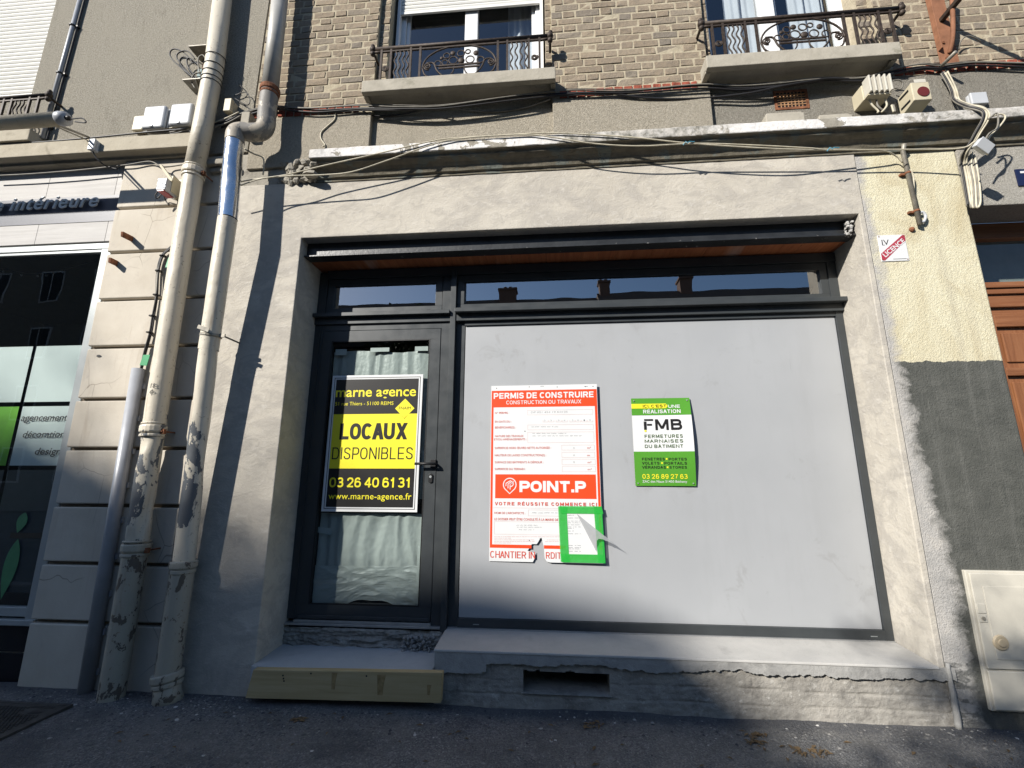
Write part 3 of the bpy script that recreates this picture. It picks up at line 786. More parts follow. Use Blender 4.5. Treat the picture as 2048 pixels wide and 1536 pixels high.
for j in range(nz + 1):
    for i in range(nx + 1):
        idx[i, j] = len(vs); vs.append((xs[i], plinth_y(xs[i], zs[j]) if zs[j] < PZ1 - 0.003 else 0.0, zs[j]))
for j in range(nz):
    for i in range(nx):
        cx, cz = (xs[i] + xs[i + 1]) / 2, (zs[j] + zs[j + 1]) / 2
        top = VZ1 + 0.012 * mnoise.noise(Vector((cx * 14, 3, 3)))
        if VX0 < cx < VX1 and VZ0 < cz < top: continue
        fs.append((idx[i, j], idx[i + 1, j], idx[i + 1, j + 1], idx[i, j + 1]))
mb.add(vs, fs)
plinth = mb.build('plinth', M['stone'], house, smooth=True, fix=False)
# grey mortar skim over the top of the plinth, its lower edge broken ragged
mb = MB()
n = 700
top = [(PX0 + (PX1 - PX0) * i / n) for i in range(n + 1)]
vs = []; fs = []
for i, x in enumerate(top):
    zr = ragged(x)
    if VX0 - 0.02 < x < VX1 + 0.02: zr = max(zr, VZ1 + 0.004 + 0.012 * mnoise.noise(Vector((x * 14, 3, 3))))
    yy = -0.008 + 0.004 * mnoise.noise(Vector((x * 5, 0, 0)))
    vs += [(x, 0.03, zr), (x, yy, zr), (x, yy - 0.003 * mnoise.noise(Vector((x * 9, 0, 3))), (zr + 0.335) / 2), (x, -0.006, 0.333), (x, 0.03, 0.335)]
for i in range(n):
    for k in range(4):
        a = i * 5 + k; fs.append((a, a + 5, a + 6, a + 1))
mb.add(vs, fs)
mb.build('mortar_skim', M['mortar_g'], house)
# cellar vent lining
mb = MB()
for q in ([(VX0 - .01, .0, VZ0), (VX1 + .01, .0, VZ0), (VX1 + .01, .5, VZ0 + .02), (VX0 - .01, .5, VZ0 + .02)],
          [(VX0 - .01, .03, VZ1 + .02), (VX1 + .01, .03, VZ1 + .02), (VX1 + .01, .5, VZ1 + .02), (VX0 - .01, .5, VZ1 + .02)],
          [(VX0 - .008, .02, VZ0), (VX0 - .008, .5, VZ0), (VX0 - .008, .5, VZ1 + .02), (VX0 - .008, .02, VZ1 + .02)],
          [(VX1 + .008, .02, VZ0), (VX1 + .008, .5, VZ0), (VX1 + .008, .5, VZ1 + .02), (VX1 + .008, .02, VZ1 + .02)],
          [(VX0 - .01, .5, VZ0), (VX1 + .01, .5, VZ0), (VX1 + .01, .5, VZ1 + .02), (VX0 - .01, .5, VZ1 + .02)]):
    mb.add(q, [(0, 1, 2, 3)])
mb.build('cellar_vent', M['stone'], house, fix=False)
MB().box(PX0, PX0 + 0.006, 0.02, 0.39, -0.05, 0.33).build('plinth_side', M['mortar_g'], house)
# --- sill sloping out under the big panel
mb = MB()
mb.prism([(-0.012, 0.325), (-0.008, 0.339), (0.385, 0.368), (0.385, 0.325)], 'x', -0.806, XR + 0.0)
mb.build('window_sill', M['sill'], house, bevel=0.004)
# --- rough threshold under the door and the cement step
mb = MB()
def thr(a, b):
    x = XL + a * (-0.80 - XL); z = 0.17 + b * 0.18
    y = 0.322 + 0.016 * mnoise.noise(Vector((x * 5, 1, z * 14))) + 0.018 * mnoise.noise(Vector((x * 11, 2, z * 46))) + 0.010 * mnoise.noise(Vector((x * 34, 5, z * 70))) + 0.028 * max(0, mnoise.noise(Vector((x * 3, 9, z * 22))))
    return (x, y, z)
mb.surf(thr, 240, 40)
mb.build('broken_threshold', M['stone'], house, smooth=True, fix=False)
mb = MB()
for k in range(110):
    x = random.uniform(-1.12, -0.82); z = random.uniform(0.215, 0.315)
    mb.ball((x, 0.30 + random.uniform(-0.02, 0.03), z), random.uniform(0.006, 0.017), 6, 4, (1, 1, 0.8))
mb.build('loose_mortar', M['mortar_g'], house)
mb = MB()
mb.prism([(-0.035, 0.10), (-0.035, 0.206), (0.345, 0.222), (0.345, 0.10)], 'x', XL - 0.002, -0.812)
mb.build('door_step', m_concrete('step_cement', (0.44, 0.455, 0.46), (0.50, 0.51, 0.51), (0.37, 0.38, 0.385), 0.7, 0.0012), house, bevel=0.004)
# --- yellow and grey pier on the right
PR = 3.155
mb = MB().box(2.413, PR, 0.012, 0.42, -0.1, 3.985)
mb.build('painted_pier', M['yellow'], house, bevel=0.012)
mb = MB()
pts = [(2.425 + 0.012 * mnoise.noise(Vector((0, 0, k * .7))), -0.004, 0.0 + k * 0.36 / 12) for k in range(13)]
mb.tube(pts, [0.019 - 0.0006 * k + 0.004 * mnoise.noise(Vector((k * .9, 2, 2))) for k in range(13)], 8)
mb.build('mortar_fillet', M['mortar_g'], house, smooth=True)
# --- doorway at the right edge
mb = MB().box(PR, 6.5, 0.004, 0.27, 3.479, 3.985)
mb.build('doorway_lintel', M['rough_w'], house, bevel=0.008)
zD = zoom(1880, 380, 0.1694); zE = zoom(1880, 640, 0.1694)
DX = PR + 0.002
wd = thing('wooden_door', None, None); wd.parent = house
mb = MB()
zt = [zD(640, t, .27).z for t in (480, 575, 1095, 1160, 1225, 1240, 1340, 1385, 1400, 1470, 1500)]
mb.box(DX, 6.4, 0.262, 0.33, zt[1], 3.479)
mb.build('door_head', M['door_w'], wd, bevel=0.004)
mb = MB().box(DX, 6.4, 0.255, 0.33, zt[3], zt[2]).box(DX, 6.4, 0.270, 0.33, zt[4], zt[3] - 0.003)
mb.box(DX, 6.4, 0.290, 0.33, zt[6], zt[4] - 0.004).box(DX, 6.4, 0.265, 0.33, zt[7], zt[6] - 0.003).box(DX, 6.4, 0.292, 0.33, zt[9], zt[7] - 0.003)
mb.build('door_transom', M['door_w'], wd, bevel=0.004)
mb = MB().box(DX, 3.405, 0.268, 0.33, -0.02, zt[9] - 0.003)
mb.build('door_stile', M['door_v'], wd, bevel=0.004)
mb = MB()
zr = zt[9] - 0.004
rails = [(zE(900, 75, .27).z, zr), (zE(900, 655, .27).z, zE(900, 560, .27).z), (1.05, 1.16), (0.0, 0.14)]
for a, b in rails: mb.box(3.4055, 6.3, 0.270, 0.33, a, b)
mb.build('door_rail', M['door_w'], wd, bevel=0.004)
for (t, b) in ((rails[0][0], rails[1][1]), (rails[1][0], rails[2][1]), (rails[2][0], rails[3][1])):
    mb = MB().box(3.408, 3.80, 0.300, 0.325, b, t)
    mb.box(3.445, 3.76, 0.286, 0.300, b + 0.045, t - 0.045)
    mb.build('door_panel', M['door_v'], wd, bevel=0.008)
mb = MB().rect(DX, 6.4, zt[2], zt[1], 0.318)
mb.build('fanlight', M['glass'], wd, fix=False)
mb = MB().rect(DX, 6.4, zt[2] - .1, zt[1] + .1, 0.50)
mb.build('fanlight_blind', simple('grey_fanlight_blind', (0.22, 0.24, 0.22), 0.8), wd, fix=False)
# --- moulded cornice above the shop
CX0, CX1 = -1.99, 7.0
prof = [(0.05, 4.205), (-0.143, 4.190), (-0.150, 4.182), (-0.150, 4.108), (-0.146, 4.102), (-0.128, 4.100), (-0.118, 4.092), (-0.112, 4.076), (-0.098, 4.066), (-0.070, 4.052), (-0.048, 4.034), (-0.036, 4.012), (-0.030, 3.998), (-0.012, 3.992), (-0.008, 3.972), (0.05, 3.972)]
def cornice_part(x0, x1, seed):
    b = MB(); n = max(2, int((x1 - x0) / 0.05)); k = len(prof); vs = []
    for i in range(n + 1):
        x = x0 + (x1 - x0) * i / n
        for j, (y, z) in enumerate(prof):
            a = 0.0035 if 1 <= j <= 14 else 0
            vs.append((x, y + a * mnoise.noise(Vector((x * 5, j, seed))) + a * .6 * mnoise.noise(Vector((x * 17, j * 3, seed))), z + a * mnoise.noise(Vector((x * 6, j + 9, seed)))))
    fs = [(i * k + j, (i + 1) * k + j, (i + 1) * k + (j + 1) % k, i * k + (j + 1) % k) for i in range(n) for j in range(k)]
    fs += [tuple(range(k)), tuple(n * k + j for j in range(k - 1, -1, -1))]
    return b.add(vs, fs)
cornice_part(CX0, CX1, 1).build('cornice', M['cornice'], house)
# broken end of the cornice and the rough wall between the pipes
mb = MB()
for k in range(70):
    t = random.random()
    x = -2.32 + 0.36 * t; z = random.uniform(3.99, 4.19); y = 0.03 - 0.14 * t * random.random()
    r = random.uniform(0.018, 0.055)
    mb.ball((x, y, z), r, 7, 5, (random.uniform(.7, 1.3), 0.9, random.uniform(.5, 1)))
mb.build('broken_cornice_end', M['patch'], house, warp=lambda p: p + 0.02 * Vector((mnoise.noise(p * 25), mnoise.noise(p * 25 + Vector((5, 0, 0))), mnoise.noise(p * 25 + Vector((0, 5, 0))))))
mb = MB().box(-2.82, -2.0, 0.02, 0.3, 3.985, 4.40)
mb.build('patched_wall', M['patch'], house)
# --- roughcast band with pilasters
ZB0, ZB1 = 4.15, 4.665
for a, b in ((-2.655, -1.545), (0.062, 1.372)): MB().box(a, b, -0.004, 0.06, ZB0, ZB1).build('roughcast_band', M['rough_c'], house, bevel=0.006)
mb = MB().box(-1.545, 0.062, 0.045, 0.2, ZB0, 4.76)
mb.build('roughcast_panel', M['rough_c'], house)
mb = MB().box(1.372, 2.70, 0.045, 0.2, ZB0, 4.76)
mb.build('grey_roughcast_panel', M['rough_g'], house)
mb = MB().box(2.70, 6.5, -0.004, 0.06, ZB0, ZB1)
mb.build('grey_roughcast_band', M['rough_g'], house, bevel=0.006)
# --- brick wall, real bricks in Flemish bond
BX0, BX1, BZ0, BZ1 = -2.655, 5.2, 4.755, 7.4
OPEN = [(-1.545, 0.062), (1.372, 2.765)]                 # recessed window bays
HOLE = [(-1.454, 0.006), (1.43, 2.67)]                    # window openings in them
for a, b in ((BX0, OPEN[0][0]), (OPEN[0][1], OPEN[1][0]), (OPEN[1][1], BX1)):
    MB().box(a, b, 0.003, 0.30, 4.66, BZ1).build('mortar_bed', M['mortar'], house)
mb = MB()
def brick(mb, x0, x1, z0, z1, y0=0.006, out=0.006, yo=0.0):
    j = lambda s=0.0035: random.uniform(-s, s)
    e = 0.005
    y = yo - out + j(0.0022)
    y0 += yo
    o = [(x0 + j(), y0, z0 + j()), (x1 + j(), y0, z0 + j()), (x1 + j(), y0, z1 + j()), (x0 + j(), y0, z1 + j())]
    i = [(x0 + e + j(), y + j(), z0 + e + j()), (x1 - e + j(), y + j(), z0 + e + j()), (x1 - e + j(), y + j(), z1 - e + j()), (x0 + e + j(), y + j(), z1 - e + j())]
    mb.add(o + i, [(4, 5, 6, 7), (0, 1, 5, 4), (1, 2, 6, 5), (2, 3, 7, 6), (3, 0, 4, 7)])
for (a, b), (c, d) in zip(OPEN, HOLE):
    for p, q in ((a, c), (d, b)): MB().box(p, q, 0.046, 0.30, 4.755, BZ1).build('mortar_bed', M['mortar'], house)
z = BZ0 + 0.006; row = 0
while z < 6.9:
    for (a, b), (c, d) in zip(OPEN, HOLE):
        for p, q in ((a, c), (d, b)): brick(mb, p + (.004 if p == a else 0), q - (.004 if q == b else 0), z, z + 0.0665, out=0.0005, yo=0.043)
    x = BX0 - (0.165 if row % 2 else 0.0) - random.uniform(0, 0.03)
    k = 0
    while x < BX1:
        L = (0.208 if k % 2 == 0 else 0.100) + random.uniform(-0.006, 0.006)
        segs = [(max(x, BX0), min(x + L, BX1))]
        for a, b in OPEN:
            segs = [s for (p, q) in segs for s in ((p, min(q, a)), (max(p, b), q))]
        for p, q in segs:
            if q - p > 0.03: brick(mb, p, q, z, z + 0.0665, out=0.0005)
        x += L + 0.0105; k += 1
    z += 0.0762; row += 1
mb.build('brick_wall', M['brick'], house, fix=False)
for c, d in ((BX0, OPEN[0][0] - .12), (OPEN[0][1] + .06, OPEN[1][0] - .10), (OPEN[1][1] + .06, BX1)):
    mb = MB(); x = c
    while x < d - .03:
        wd_ = 0.068 + random.uniform(-0.004, 0.004)
        brick(mb, x, min(x + wd_, d), 4.672, 4.752, 0.006, 0.005); x += wd_ + 0.010
    mb.build('red_brick_course', M['redbrick'], house, fix=False)
# --- balcony slabs
def slab(x0, x1):
    b = MB()
    b.prism([(0.2, 4.855), (-0.145, 4.850), (-0.145, 4.732), (-0.10, 4.726), (-0.095, 4.755), (0.045, 4.740), (0.2, 4.740)], 'x', x0, x1)
    b.box(x0, x0 + 0.045, -0.094, 0.03, 4.728, 4.75); b.box(x1 - 0.045, x1, -0.094, 0.03, 4.728, 4.75)
    return b.build('balcony_slab', M['slab'], house, bevel=0.006)
slab(-1.585, 0.088)
slab(1.310, 2.790)
# --- upper windows
def window(x0, x1, zb, mull, shutter=None, curtain=False):
    f = MB(); y0, y1 = 0.19, 0.25; t = 0.075
    f.box(x0, x0 + t, y0, y1, zb, 7.2); f.box(x1 - t, x1, y0, y1, zb, 7.2)
    f.box(x0 + t, x1 - t, y0, y1, zb, zb + 0.08)
    f.box(mull - 0.062, mull + 0.062, y0 - 0.012, y1, zb + 0.08, 7.2)
    f.box(x0 + t, x0 + t + 0.035, y0 + 0.02, y1, zb + 0.08, 7.2); f.box(x1 - t - 0.035, x1 - t, y0 + 0.02, y1, zb + 0.08, 7.2)
    fr = f.build('window', M['upvc'], house, bevel=0.004)
    MB().rect(x0 + t, mull - 0.062, zb + .08, 7.2, y0 + .035).build('pane', M['glass3'], fr, fix=False)
    MB().rect(mull + 0.062, x1 - t, zb + .08, 7.2, y0 + .035).build('pane', M['glass3'], fr, fix=False)
    r = MB()
    r.rect(x0 - .3, x1 + .3, 4.7, 7.3, 2.2); r.box(x0 - .3, x0 - .28, .3, 2.2, 4.7, 7.3); r.box(x1 + .28, x1 + .3, .3, 2.2, 4.7, 7.3); r.box(x0 - .3, x1 + .3, .3, 2.2, 4.69, 4.7); r.box(x0 - .3, x1 + .3, .3, 2.2, 7.3, 7.31)
    r.build('dim_room', M['room'], fr, fix=False)
    if shutter:
        s = MB(); z = shutter; k = 0
        s.box(x0 + 0.03, x1 - 0.03, 0.145, 0.165, z - 0.028, z)
        while z < 7.1:
            s.prism([(0.165, z), (0.150, z + 0.004), (0.144, z + 0.020), (0.150, z + 0.036), (0.165, z + 0.040)], 'x', x0 + 0.03, x1 - 0.03); z += 0.0425
        s.build('roller_shutter', M['slat'], fr, bevel=0.001)
        for e in (x0, x1 - 0.03): MB().box(e, e + 0.03, 0.135, 0.19, zb, 7.2).build('shutter_rail', M['upvc'], fr, bevel=0.003)
    for (a, b) in (curtain or []):
        c = MB().surf(lambda p, q: (a + (b - a) * p, 0.34 + 0.022 * math.sin(p * 40 * (b - a) + 0.8 * math.sin(q * 5)) + 0.012 * math.sin(p * 90 * (b - a)), 4.85 + 2.4 * q), 60, 6)
        c.build('net_curtain', M['curtain'], fr, smooth=True, fix=False)
    return fr
wA = window(-1.425, -0.010, 4.86, -0.70, shutter=5.93, curtain=[(-0.36, -0.10)])
wB = window(1.40, 2.69, 4.86, 2.02, curtain=[(1.72, 2.20), (2.30, 2.62)])

# ================================================================== shopfront
shop = thing('shopfront', 'anthracite aluminium shopfront with glazed door, transom lights and big grey panel', 'shopfront', (0, 0.35, 0.36))
YF = 0.35
mb = MB()
mb.box(XL + .002, -1.99, YF, YF + .06, 0.40, 3.30)                         # left jamb
mb.box(-2.01 + .0, XL + .06, YF - .012, YF, 0.40, 2.84)
mb.box(-1.99, XR - .002, 0.335, 0.40, 3.235, 3.312)                       # head
mb.box(-0.925, -0.845, YF, YF + .06, 0.36, 3.235)                          # mullion
mb.box(-0.845, -0.800, 0.315, YF + .06, 0.33, 3.275)                       # mullion nose
mb.box(-0.798, -0.722, YF + .018, YF + .06, 0.36, 3.235)
mb.box(2.315, XR - .002, YF, YF + .06, 0.375, 2.83)                        # right jamb
mb.box(2.300, XR - .002, YF - .004, YF + .06, 2.90, 3.235)
mb.prism([(YF, 0.362), (YF, 0.436), (YF + .06, 0.436), (YF + .06, 0.362)], 'x', -0.722, 2.315)
mb.box(-0.722, 2.315, YF + .004, YF + .06, 2.765, 2.80)                    # panel top bead
mb.box(-1.99, -0.925, YF, YF + .06, 2.745, 2.805)                          # door head
mb.build('frame', M['alu'], shop, bevel=0.003)
mb = MB().box(XL + .002, -0.847, 0.285, YF + .05, 2.858, 2.892).box(XL + .002, -0.847, 0.330, YF + .05, 2.80, 2.857)
mb.box(-0.798, XR + 0.0, 0.268, YF + .05, 2.862, 2.898).box(-0.798, XR - .002, 0.325, YF + .05, 2.80, 2.861)
mb.build('drip_ledge', M['alu'], shop, bevel=0.003)
for (a, b, z0, z1) in ((-1.985, -0.930, 2.895, 3.233), (-0.795, 2.298, 2.90, 3.233)):
    t = 0.062
    mb = MB().box(a, b, YF + .004, YF + .05, z0, z0 + 0.060).box(a, b, YF + .004, YF + .05, z1 - t, z1).box(a, a + t, YF + .004, YF + .05, z0 + .06, z1 - t).box(b - t, b, YF + .004, YF + .05, z0 + .06, z1 - t)
    fr = mb.build('transom_light', M['alu'], shop, bevel=0.004)
    MB().rect(a + t, b - t, z0 + .06, z1 - t, YF + .024).build('pane', M['glass2'], fr, fix=False)
    m2 = MB()
    for q in (a + 0.12, b - 0.12): m2.box(q - .014, q + .014, YF + .0025, YF + .004, z0 + .022, z0 + .028)
    m2.build('drain_slot', M['black'], fr)
mb = MB().box(-0.716, 2.312, YF + .02, YF + .05, 0.437, 2.762)
mb.build('grey_panel', M['panel'], shop, bevel=0.001)
for e in (-0.60, 2.215): MB().box(e, e + .045, YF - .002, YF, .394, .399).build('drain_cap', M['anod'], shop)
mb = MB().box(XL + .004, -0.845, 0.318, YF + .05, 0.362, 0.378).box(XL + .07, -0.925, 0.330, YF + .05, 0.379, 0.398)
mb.box(-0.798, XR - .003, 0.335, YF + .03, 0.3575, 0.372)
mb.build('metal_threshold', simple('mill_aluminium', (0.42, 0.42, 0.41), 0.4, 0.5), shop, bevel=0.002)
# door leaf
lx0, lx1, lz0, lz1 = -1.988, -0.929, 0.405, 2.742
gx0, gx1, gz0, gz1 = -1.902, -1.020, 0.508, 2.648
yd = YF - 0.004
mb = MB().box(lx0, lx1, yd, YF + .05, lz0, gz0).box(lx0, lx1, yd, YF + .05, gz1, lz1).box(lx0, gx0, yd, YF + .05, gz0, gz1).box(gx1, lx1, yd, YF + .05, gz0, gz1)
door = mb.build('door', M['alu'], shop, bevel=0.004)
mb = MB().frame(gx0 - .001, gx1 + .001, gz0 - .001, gz1 + .001, 0.010, yd - 0.0008)
mb.build('glazing_gasket', M['black'], door)
MB().rect(gx0 + .002, gx1 - .002, gz0, gz1, YF + .016).build('door_glass', M['glass'], door, fix=False)
mb = MB()
hz = zoom(820, 880, 0.2602)
P = hz(180, 182, yd - .055); Lp = hz(36, 185, yd - .055); B = hz(258, 232, yd)
mb.tube([(Lp.x, P.y, P.z), (P.x + .005, P.y, P.z), (P.x + .008, P.y + .012, P.z), (P.x + .008, yd, P.z)], 0.0105, 10)
h = mb.build('door_handle', M['black'], door, smooth=True)
a, b = hz(160, 150, yd), hz(196, 330, yd)
c = hz(160, 258, yd)
mb = MB().box(a.x, b.x, yd - .012, yd, hz(0, 218, yd).z, a.z); mb.build('handle_plate', M['black'], door, bevel=0.004)
mb = MB(); mb.prism([((a.x + b.x) / 2 - .018 + .018 * math.cos(t) + (0.0), (c.z + b.z) / 2 + (abs(c.z - b.z) / 2 - .018) * (1 if math.sin(t) > 0 else -1) + .018 * math.sin(t)) for t in [k * math.pi / 8 + .01 for k in range(16)]], 'y', yd - .010, yd)
mb.build('lock_cylinder', M['black'], door, bevel=0.002)
mb = MB(); mb.tube([((a.x + b.x) / 2 - .018, yd - .0125, (c.z + b.z) / 2 + .012), ((a.x + b.x) / 2 - .018, yd - .009, (c.z + b.z) / 2 + .012)], 0.010, 12)
mb.build('key_slot', M['anod'], door)
mb = MB().box(lx0 + .01, lx1 - .01, yd - .012, yd, lz0 + .002, lz0 + .028); mb.build('weather_bar', M['alu'], door, bevel=0.003)
# dark shop room behind
mb = MB()
mb.rect(XL - .5, XR + .5, -0.1, 3.6, 4.6); mb.box(XL - .5, XL - .48, .42, 4.6, -.1, 3.6); mb.box(XR + .48, XR + .5, .42, 4.6, -.1, 3.6)
mb.box(XL - .5, XR + .5, .42, 4.6, .30, .36); mb.box(XL - .5, XR + .5, .42, 4.6, 3.50, 3.55)
mb.build('shop_room', M['room_d'], house, fix=False)
# plastic sheets taped behind the door glass
pw = zoom(500, 420, 0.3125); pv = zoom(500, 880, 0.427)
YS = YF + 0.045
def sheet(mb, poly_fn, nu, nv, amp, freq, ph=0.0):
    def fn(a, b):
        x, z = poly_fn(a, b)
        q = a * freq + 5.0 * mnoise.noise(Vector((a * 4, b * 0.8, ph))) + ph
        f = abs(math.sin(q * .5)) ** 1.6 * (0.45 + 0.55 * mnoise.noise(Vector((a * 8, 0, ph + 3)))) 
        return (x, YS + amp * f + 0.010 * mnoise.noise(Vector((x * 3, 0, z * 2 + ph))) + 0.0035 * abs(mnoise.noise(Vector((x * 26, ph, z * 13)))), z)
    return mb.surf(fn, nu, nv)
curt = thing('plastic_sheet', 'crumpled milky plastic sheeting taped up inside the glass of the shop door', 'plastic sheet', (-1.46, YS, gz0))
ua, ub = pw(700, 0, YS).x, -1.028
z1_, z2_ = pw(850, 905, YS).z, pv(600, 590, YS).z
mb = sheet(MB(), lambda a, b: (-1.895 + (ub + 1.895) * a + 0.0 * b, z1_ + 0.012 * math.sin(a * 7) + (1.30 - z1_) * b), 150, 50, 0.016, 40)
mb.build('upper_sheet', M['poly'], curt, smooth=True, fix=False)
mb = sheet(MB(), lambda a, b: (-1.893 + (ub + 1.893) * a, 1.19 + (z2_ - .05 - 1.19) * b), 150, 50, 0.022, 46, 2.0)
mb.build('middle_sheet', M['poly'], curt, smooth=True, fix=False)
def low(a, b):
    top = z2_ + 0.015 * mnoise.noise(Vector((a * 6, 0, 1)))
    bot = z2_ - 0.30 + 0.05 * math.sin(a * 5 - 1.0) + 0.03 * mnoise.noise(Vector((a * 5, 3, 0)))
    return (-1.895 + (ub + 1.895) * a, top + (bot - top) * b)
YS -= 0.010
mb = MB().surf(lambda a, b: (low(a, b)[0], YS + 0.008 * mnoise.noise(Vector((a * 5 + b * 4, b * 3, 4))) + 0.014 * abs(mnoise.noise(Vector((a * 4 - b * 3.5, a * 3 + b * 3, 8)))) + 0.004 * abs(mnoise.noise(Vector((a * 11 + b * 9, b * 8 - a * 6, 2)))), low(a, b)[1]), 150, 50)
mb.build('lower_sheet', M['poly'], curt, fix=False)
for (u0, u1, v0, v1) in ((545, 620, 890, 930), (770, 892, 880, 908), (1055, 1140, 872, 902)):
    p, q = pw(u0, v1, YS - .012), pw(u1, v0, YS - .012)
    MB().rect(p.x, q.x, p.z, q.z, YS - .012).build('tape_strip', simple('pale_masking_tape', (0.50, 0.54, 0.52), 0.6), curt, fix=False)
p, q = pv(316, 445, YS - .012), pv(388, 408, YS - .012)
MB().add([(p.x, p.y, p.z + .02), (q.x - .01, p.y, p.z), (q.x, p.y, q.z - .01), (p.x, p.y, q.z)], [(0, 1, 2, 3)]).build('tape_strip', M['poly'], curt, fix=False)
MB().rect(ub - .03, ub + .004, .60, .95, YS - .013).build('tape_strip', M['poly'], curt, fix=False)

# ================================================================== signs
def scribble(mb, u0, u1, v, Y, y, h=1.6, seed=0, wd=0.0014):
    """a line of illegible handwriting as thin strokes"""
    rg = random.Random(seed)
    u = u0
    while u < u1:
        L = rg.uniform(3.5, 11)
        pts = []
        k = 0
        while k * 0.55 < L and u + k * 0.55 < u1:
            p = W(u + k * 0.55, v + h * 0.5 * math.sin(k * 1.9 + rg.random()) * rg.uniform(0.4, 1.0), Y)
            pts.append((p.x, p.z)); k += 1
        for (a, b), (c, d) in zip(pts, pts[1:]):
            n = Vector((c - a, d - b)).normalized() * wd / 2
            mb.flat([(a - n.y, b + n.x), (a + n.y, b - n.x), (c + n.y, d - n.x), (c - n.y, d + n.x)], y)
        u += L + rg.uniform(1.5, 3)
def stroke(mb, pts, wd, y, closed=False):
    pts = [Vector(p) for p in pts]
    n = len(pts)
    L = []; Rr = []
    for i, p in enumerate(pts):
        a = pts[(i - 1) % n] if closed or i else p; b = pts[(i + 1) % n] if closed or i < n - 1 else p
        t = (b - a).normalized(); m = Vector((-t.y, t.x)) * wd / 2
        L.append(p + m); Rr.append(p - m)
    for i in range(n if closed else n - 1):
        j = (i + 1) % n
        mb.flat([L[i], Rr[i], Rr[j], L[j]], y)

# ---- estate agency board on the door
YA = 0.352
ag = thing('agency_sign', 'black and yellow letting board reading LOCAUX DISPONIBLES stuck on the door glass', 'sign', (-1.47, YA, 1.205))
ax0, ax1, az0, az1 = -1.868, -1.070, 1.205, 2.338
MB().box(ax0, ax1, YA, YA + .006, az0, az1).build('board', M['w_ink'], ag, bevel=0.001)
y1, y2, y3 = YA - .0008, YA - .0016, YA - .0024
zt_, zb_ = W(745, 828, YA).z, W(740, 937, YA).z
mb = MB().frame(ax0 + .020, ax1 - .020, az0 + .020, az1 - .020, .005, y1)
bx0, bx1, bz0, bz1 = ax0 + .036, ax1 - .036, az0 + .036, az1 - .036
mb.rect(bx0, bx1, bz0, zb_, y1); mb.rect(bx0, bx1, zt_, bz1, y1)
mb.build('black_field', M['k_ink'], ag, fix=False)
mb = MB().rect(bx0, bx1, zb_, zt_, y1)
dc = W(809.6, 816.8, YA)
mb.flat([(dc.x - .083, dc.z), (dc.x, dc.z - .083), (dc.x + .083, dc.z), (dc.x, dc.z + .083)], y2)
mb.build('yellow_field', M['y_ink'], ag, fix=False)
mb = MB()
textpx(mb, 'marne agence', 672, 832, 793.2, 779.8, YA, y2, bold=.014, ref='x')
textpx(mb, '51 rue Thiers - 51100 REIMS', 670.8, 787, 810.4, 803.5, YA, y2, bold=.0)
headpx(mb, '03 26 40 61 31', 659, 820.5, 974.8, 955, YA, y2, wt=.165, gap=.09)
textpx(mb, 'www.marne-agence.fr', 657, 823, 998.6, 990.4, YA, y2, bold=.006, ref='x', space=1.06)
mb.build('yellow_lettering', M['y_ink'], ag, fix=False)
mb = MB()
headpx(mb, 'LOCAUX', 679.8, 814.5, 879, 846.2, YA, y2, wt=.215, gap=.085)
headpx(mb, 'DISPONIBLES', 664.5, 825.8, 918.6, 894.6, YA, y2, wt=.10, gap=.15)
textpx(mb, 'FNAIM', 797.9, 821.8, 819, 813.2, YA, y3, bold=-.006)
mb.flat([(dc.x - .030, dc.z - .0545), (dc.x, dc.z - .0845), (dc.x + .030, dc.z - .0545), (dc.x, dc.z - .0875)], y2 + .0003)
mb.build('black_lettering', M['k_ink'], ag, fix=False)

# ---- building permit board, torn at the bottom
YP = 0.366
pf = lambda a, b: (970 + a * .1302, 760 + b * .1302)
pg = lambda a, b: (970 + a * .13672, 940 + b * .13672)
px0, px1, pz0, pz1 = -0.486, 0.384, 0.845, 2.229
pw_ = px1 - px0
pe = thing('permit_sign', 'orange and white building permit board with torn bottom edge on the grey panel', 'sign', (px0 + pw_ / 2, YP, pz0))
bow = lambda p: Vector((p.x + 0.012 * (p.z - 1.5) * 0, p.y - 0.020 * max(0, (p.x - px0) / pw_) ** 1.0 * (1 if p.x > px0 else 0), p.z))
notch = [W(*pg(a, b), YP) for a, b in ((700, 1352), (722, 1300), (735, 1226), (700, 1205), (622, 1176), (645, 1150), (640, 1130), (672, 1100), (690, 1080), (757, 1082), (778, 1050), (800, 1012), (828, 985), (842, 1050), (858, 1110), (866, 1200), (872, 1282), (900, 1330), (950, 1360))]
poly = [(px0, pz0)] + [(q.x, q.z if 0 < k < len(notch) - 1 else pz0) for k, q in enumerate(notch)] + [(px1, pz0), (px1, pz1), (px0, pz1)]
mb = MB(); mb.prism(poly, 'y', YP - .003, YP)
mb.build('board', M['w_ink'], pe, warp=bow)
y1, y2 = YP - .0038, YP - .0046
U = lambda a, b: W(*pf(a, b), YP)
V = lambda a, b: W(*pg(a, b), YP)
mb = MB()
zh0, zh1 = U(900, 415).z, U(900, 158).z
ix0, ix1 = px0 + .021, px1 - .022
mb.rect(px0 + .004, px1 - .003, zh0, zh1, y1)
zs0, zs1 = V(400, 1140).z, V(400, 1090).z
mb.rect(px0 + .004, ix0, zs0, zh0, y1); mb.rect(ix1, px1 - .003, zs0, zh0, y1)
mb.rect(ix0, V(690 - 10, 1110).x, zs0, zs1, y1); mb.rect(V(862, 1110).x, ix1, zs0, zs1, y1)
mb.rect(V(150, 240).x, V(1622, 240).x, V(900, 418).z, V(900, 64).z, y1)
mb.build('orange_field', M['o_ink'], pe, warp=bow, fix=False)
mb = MB()
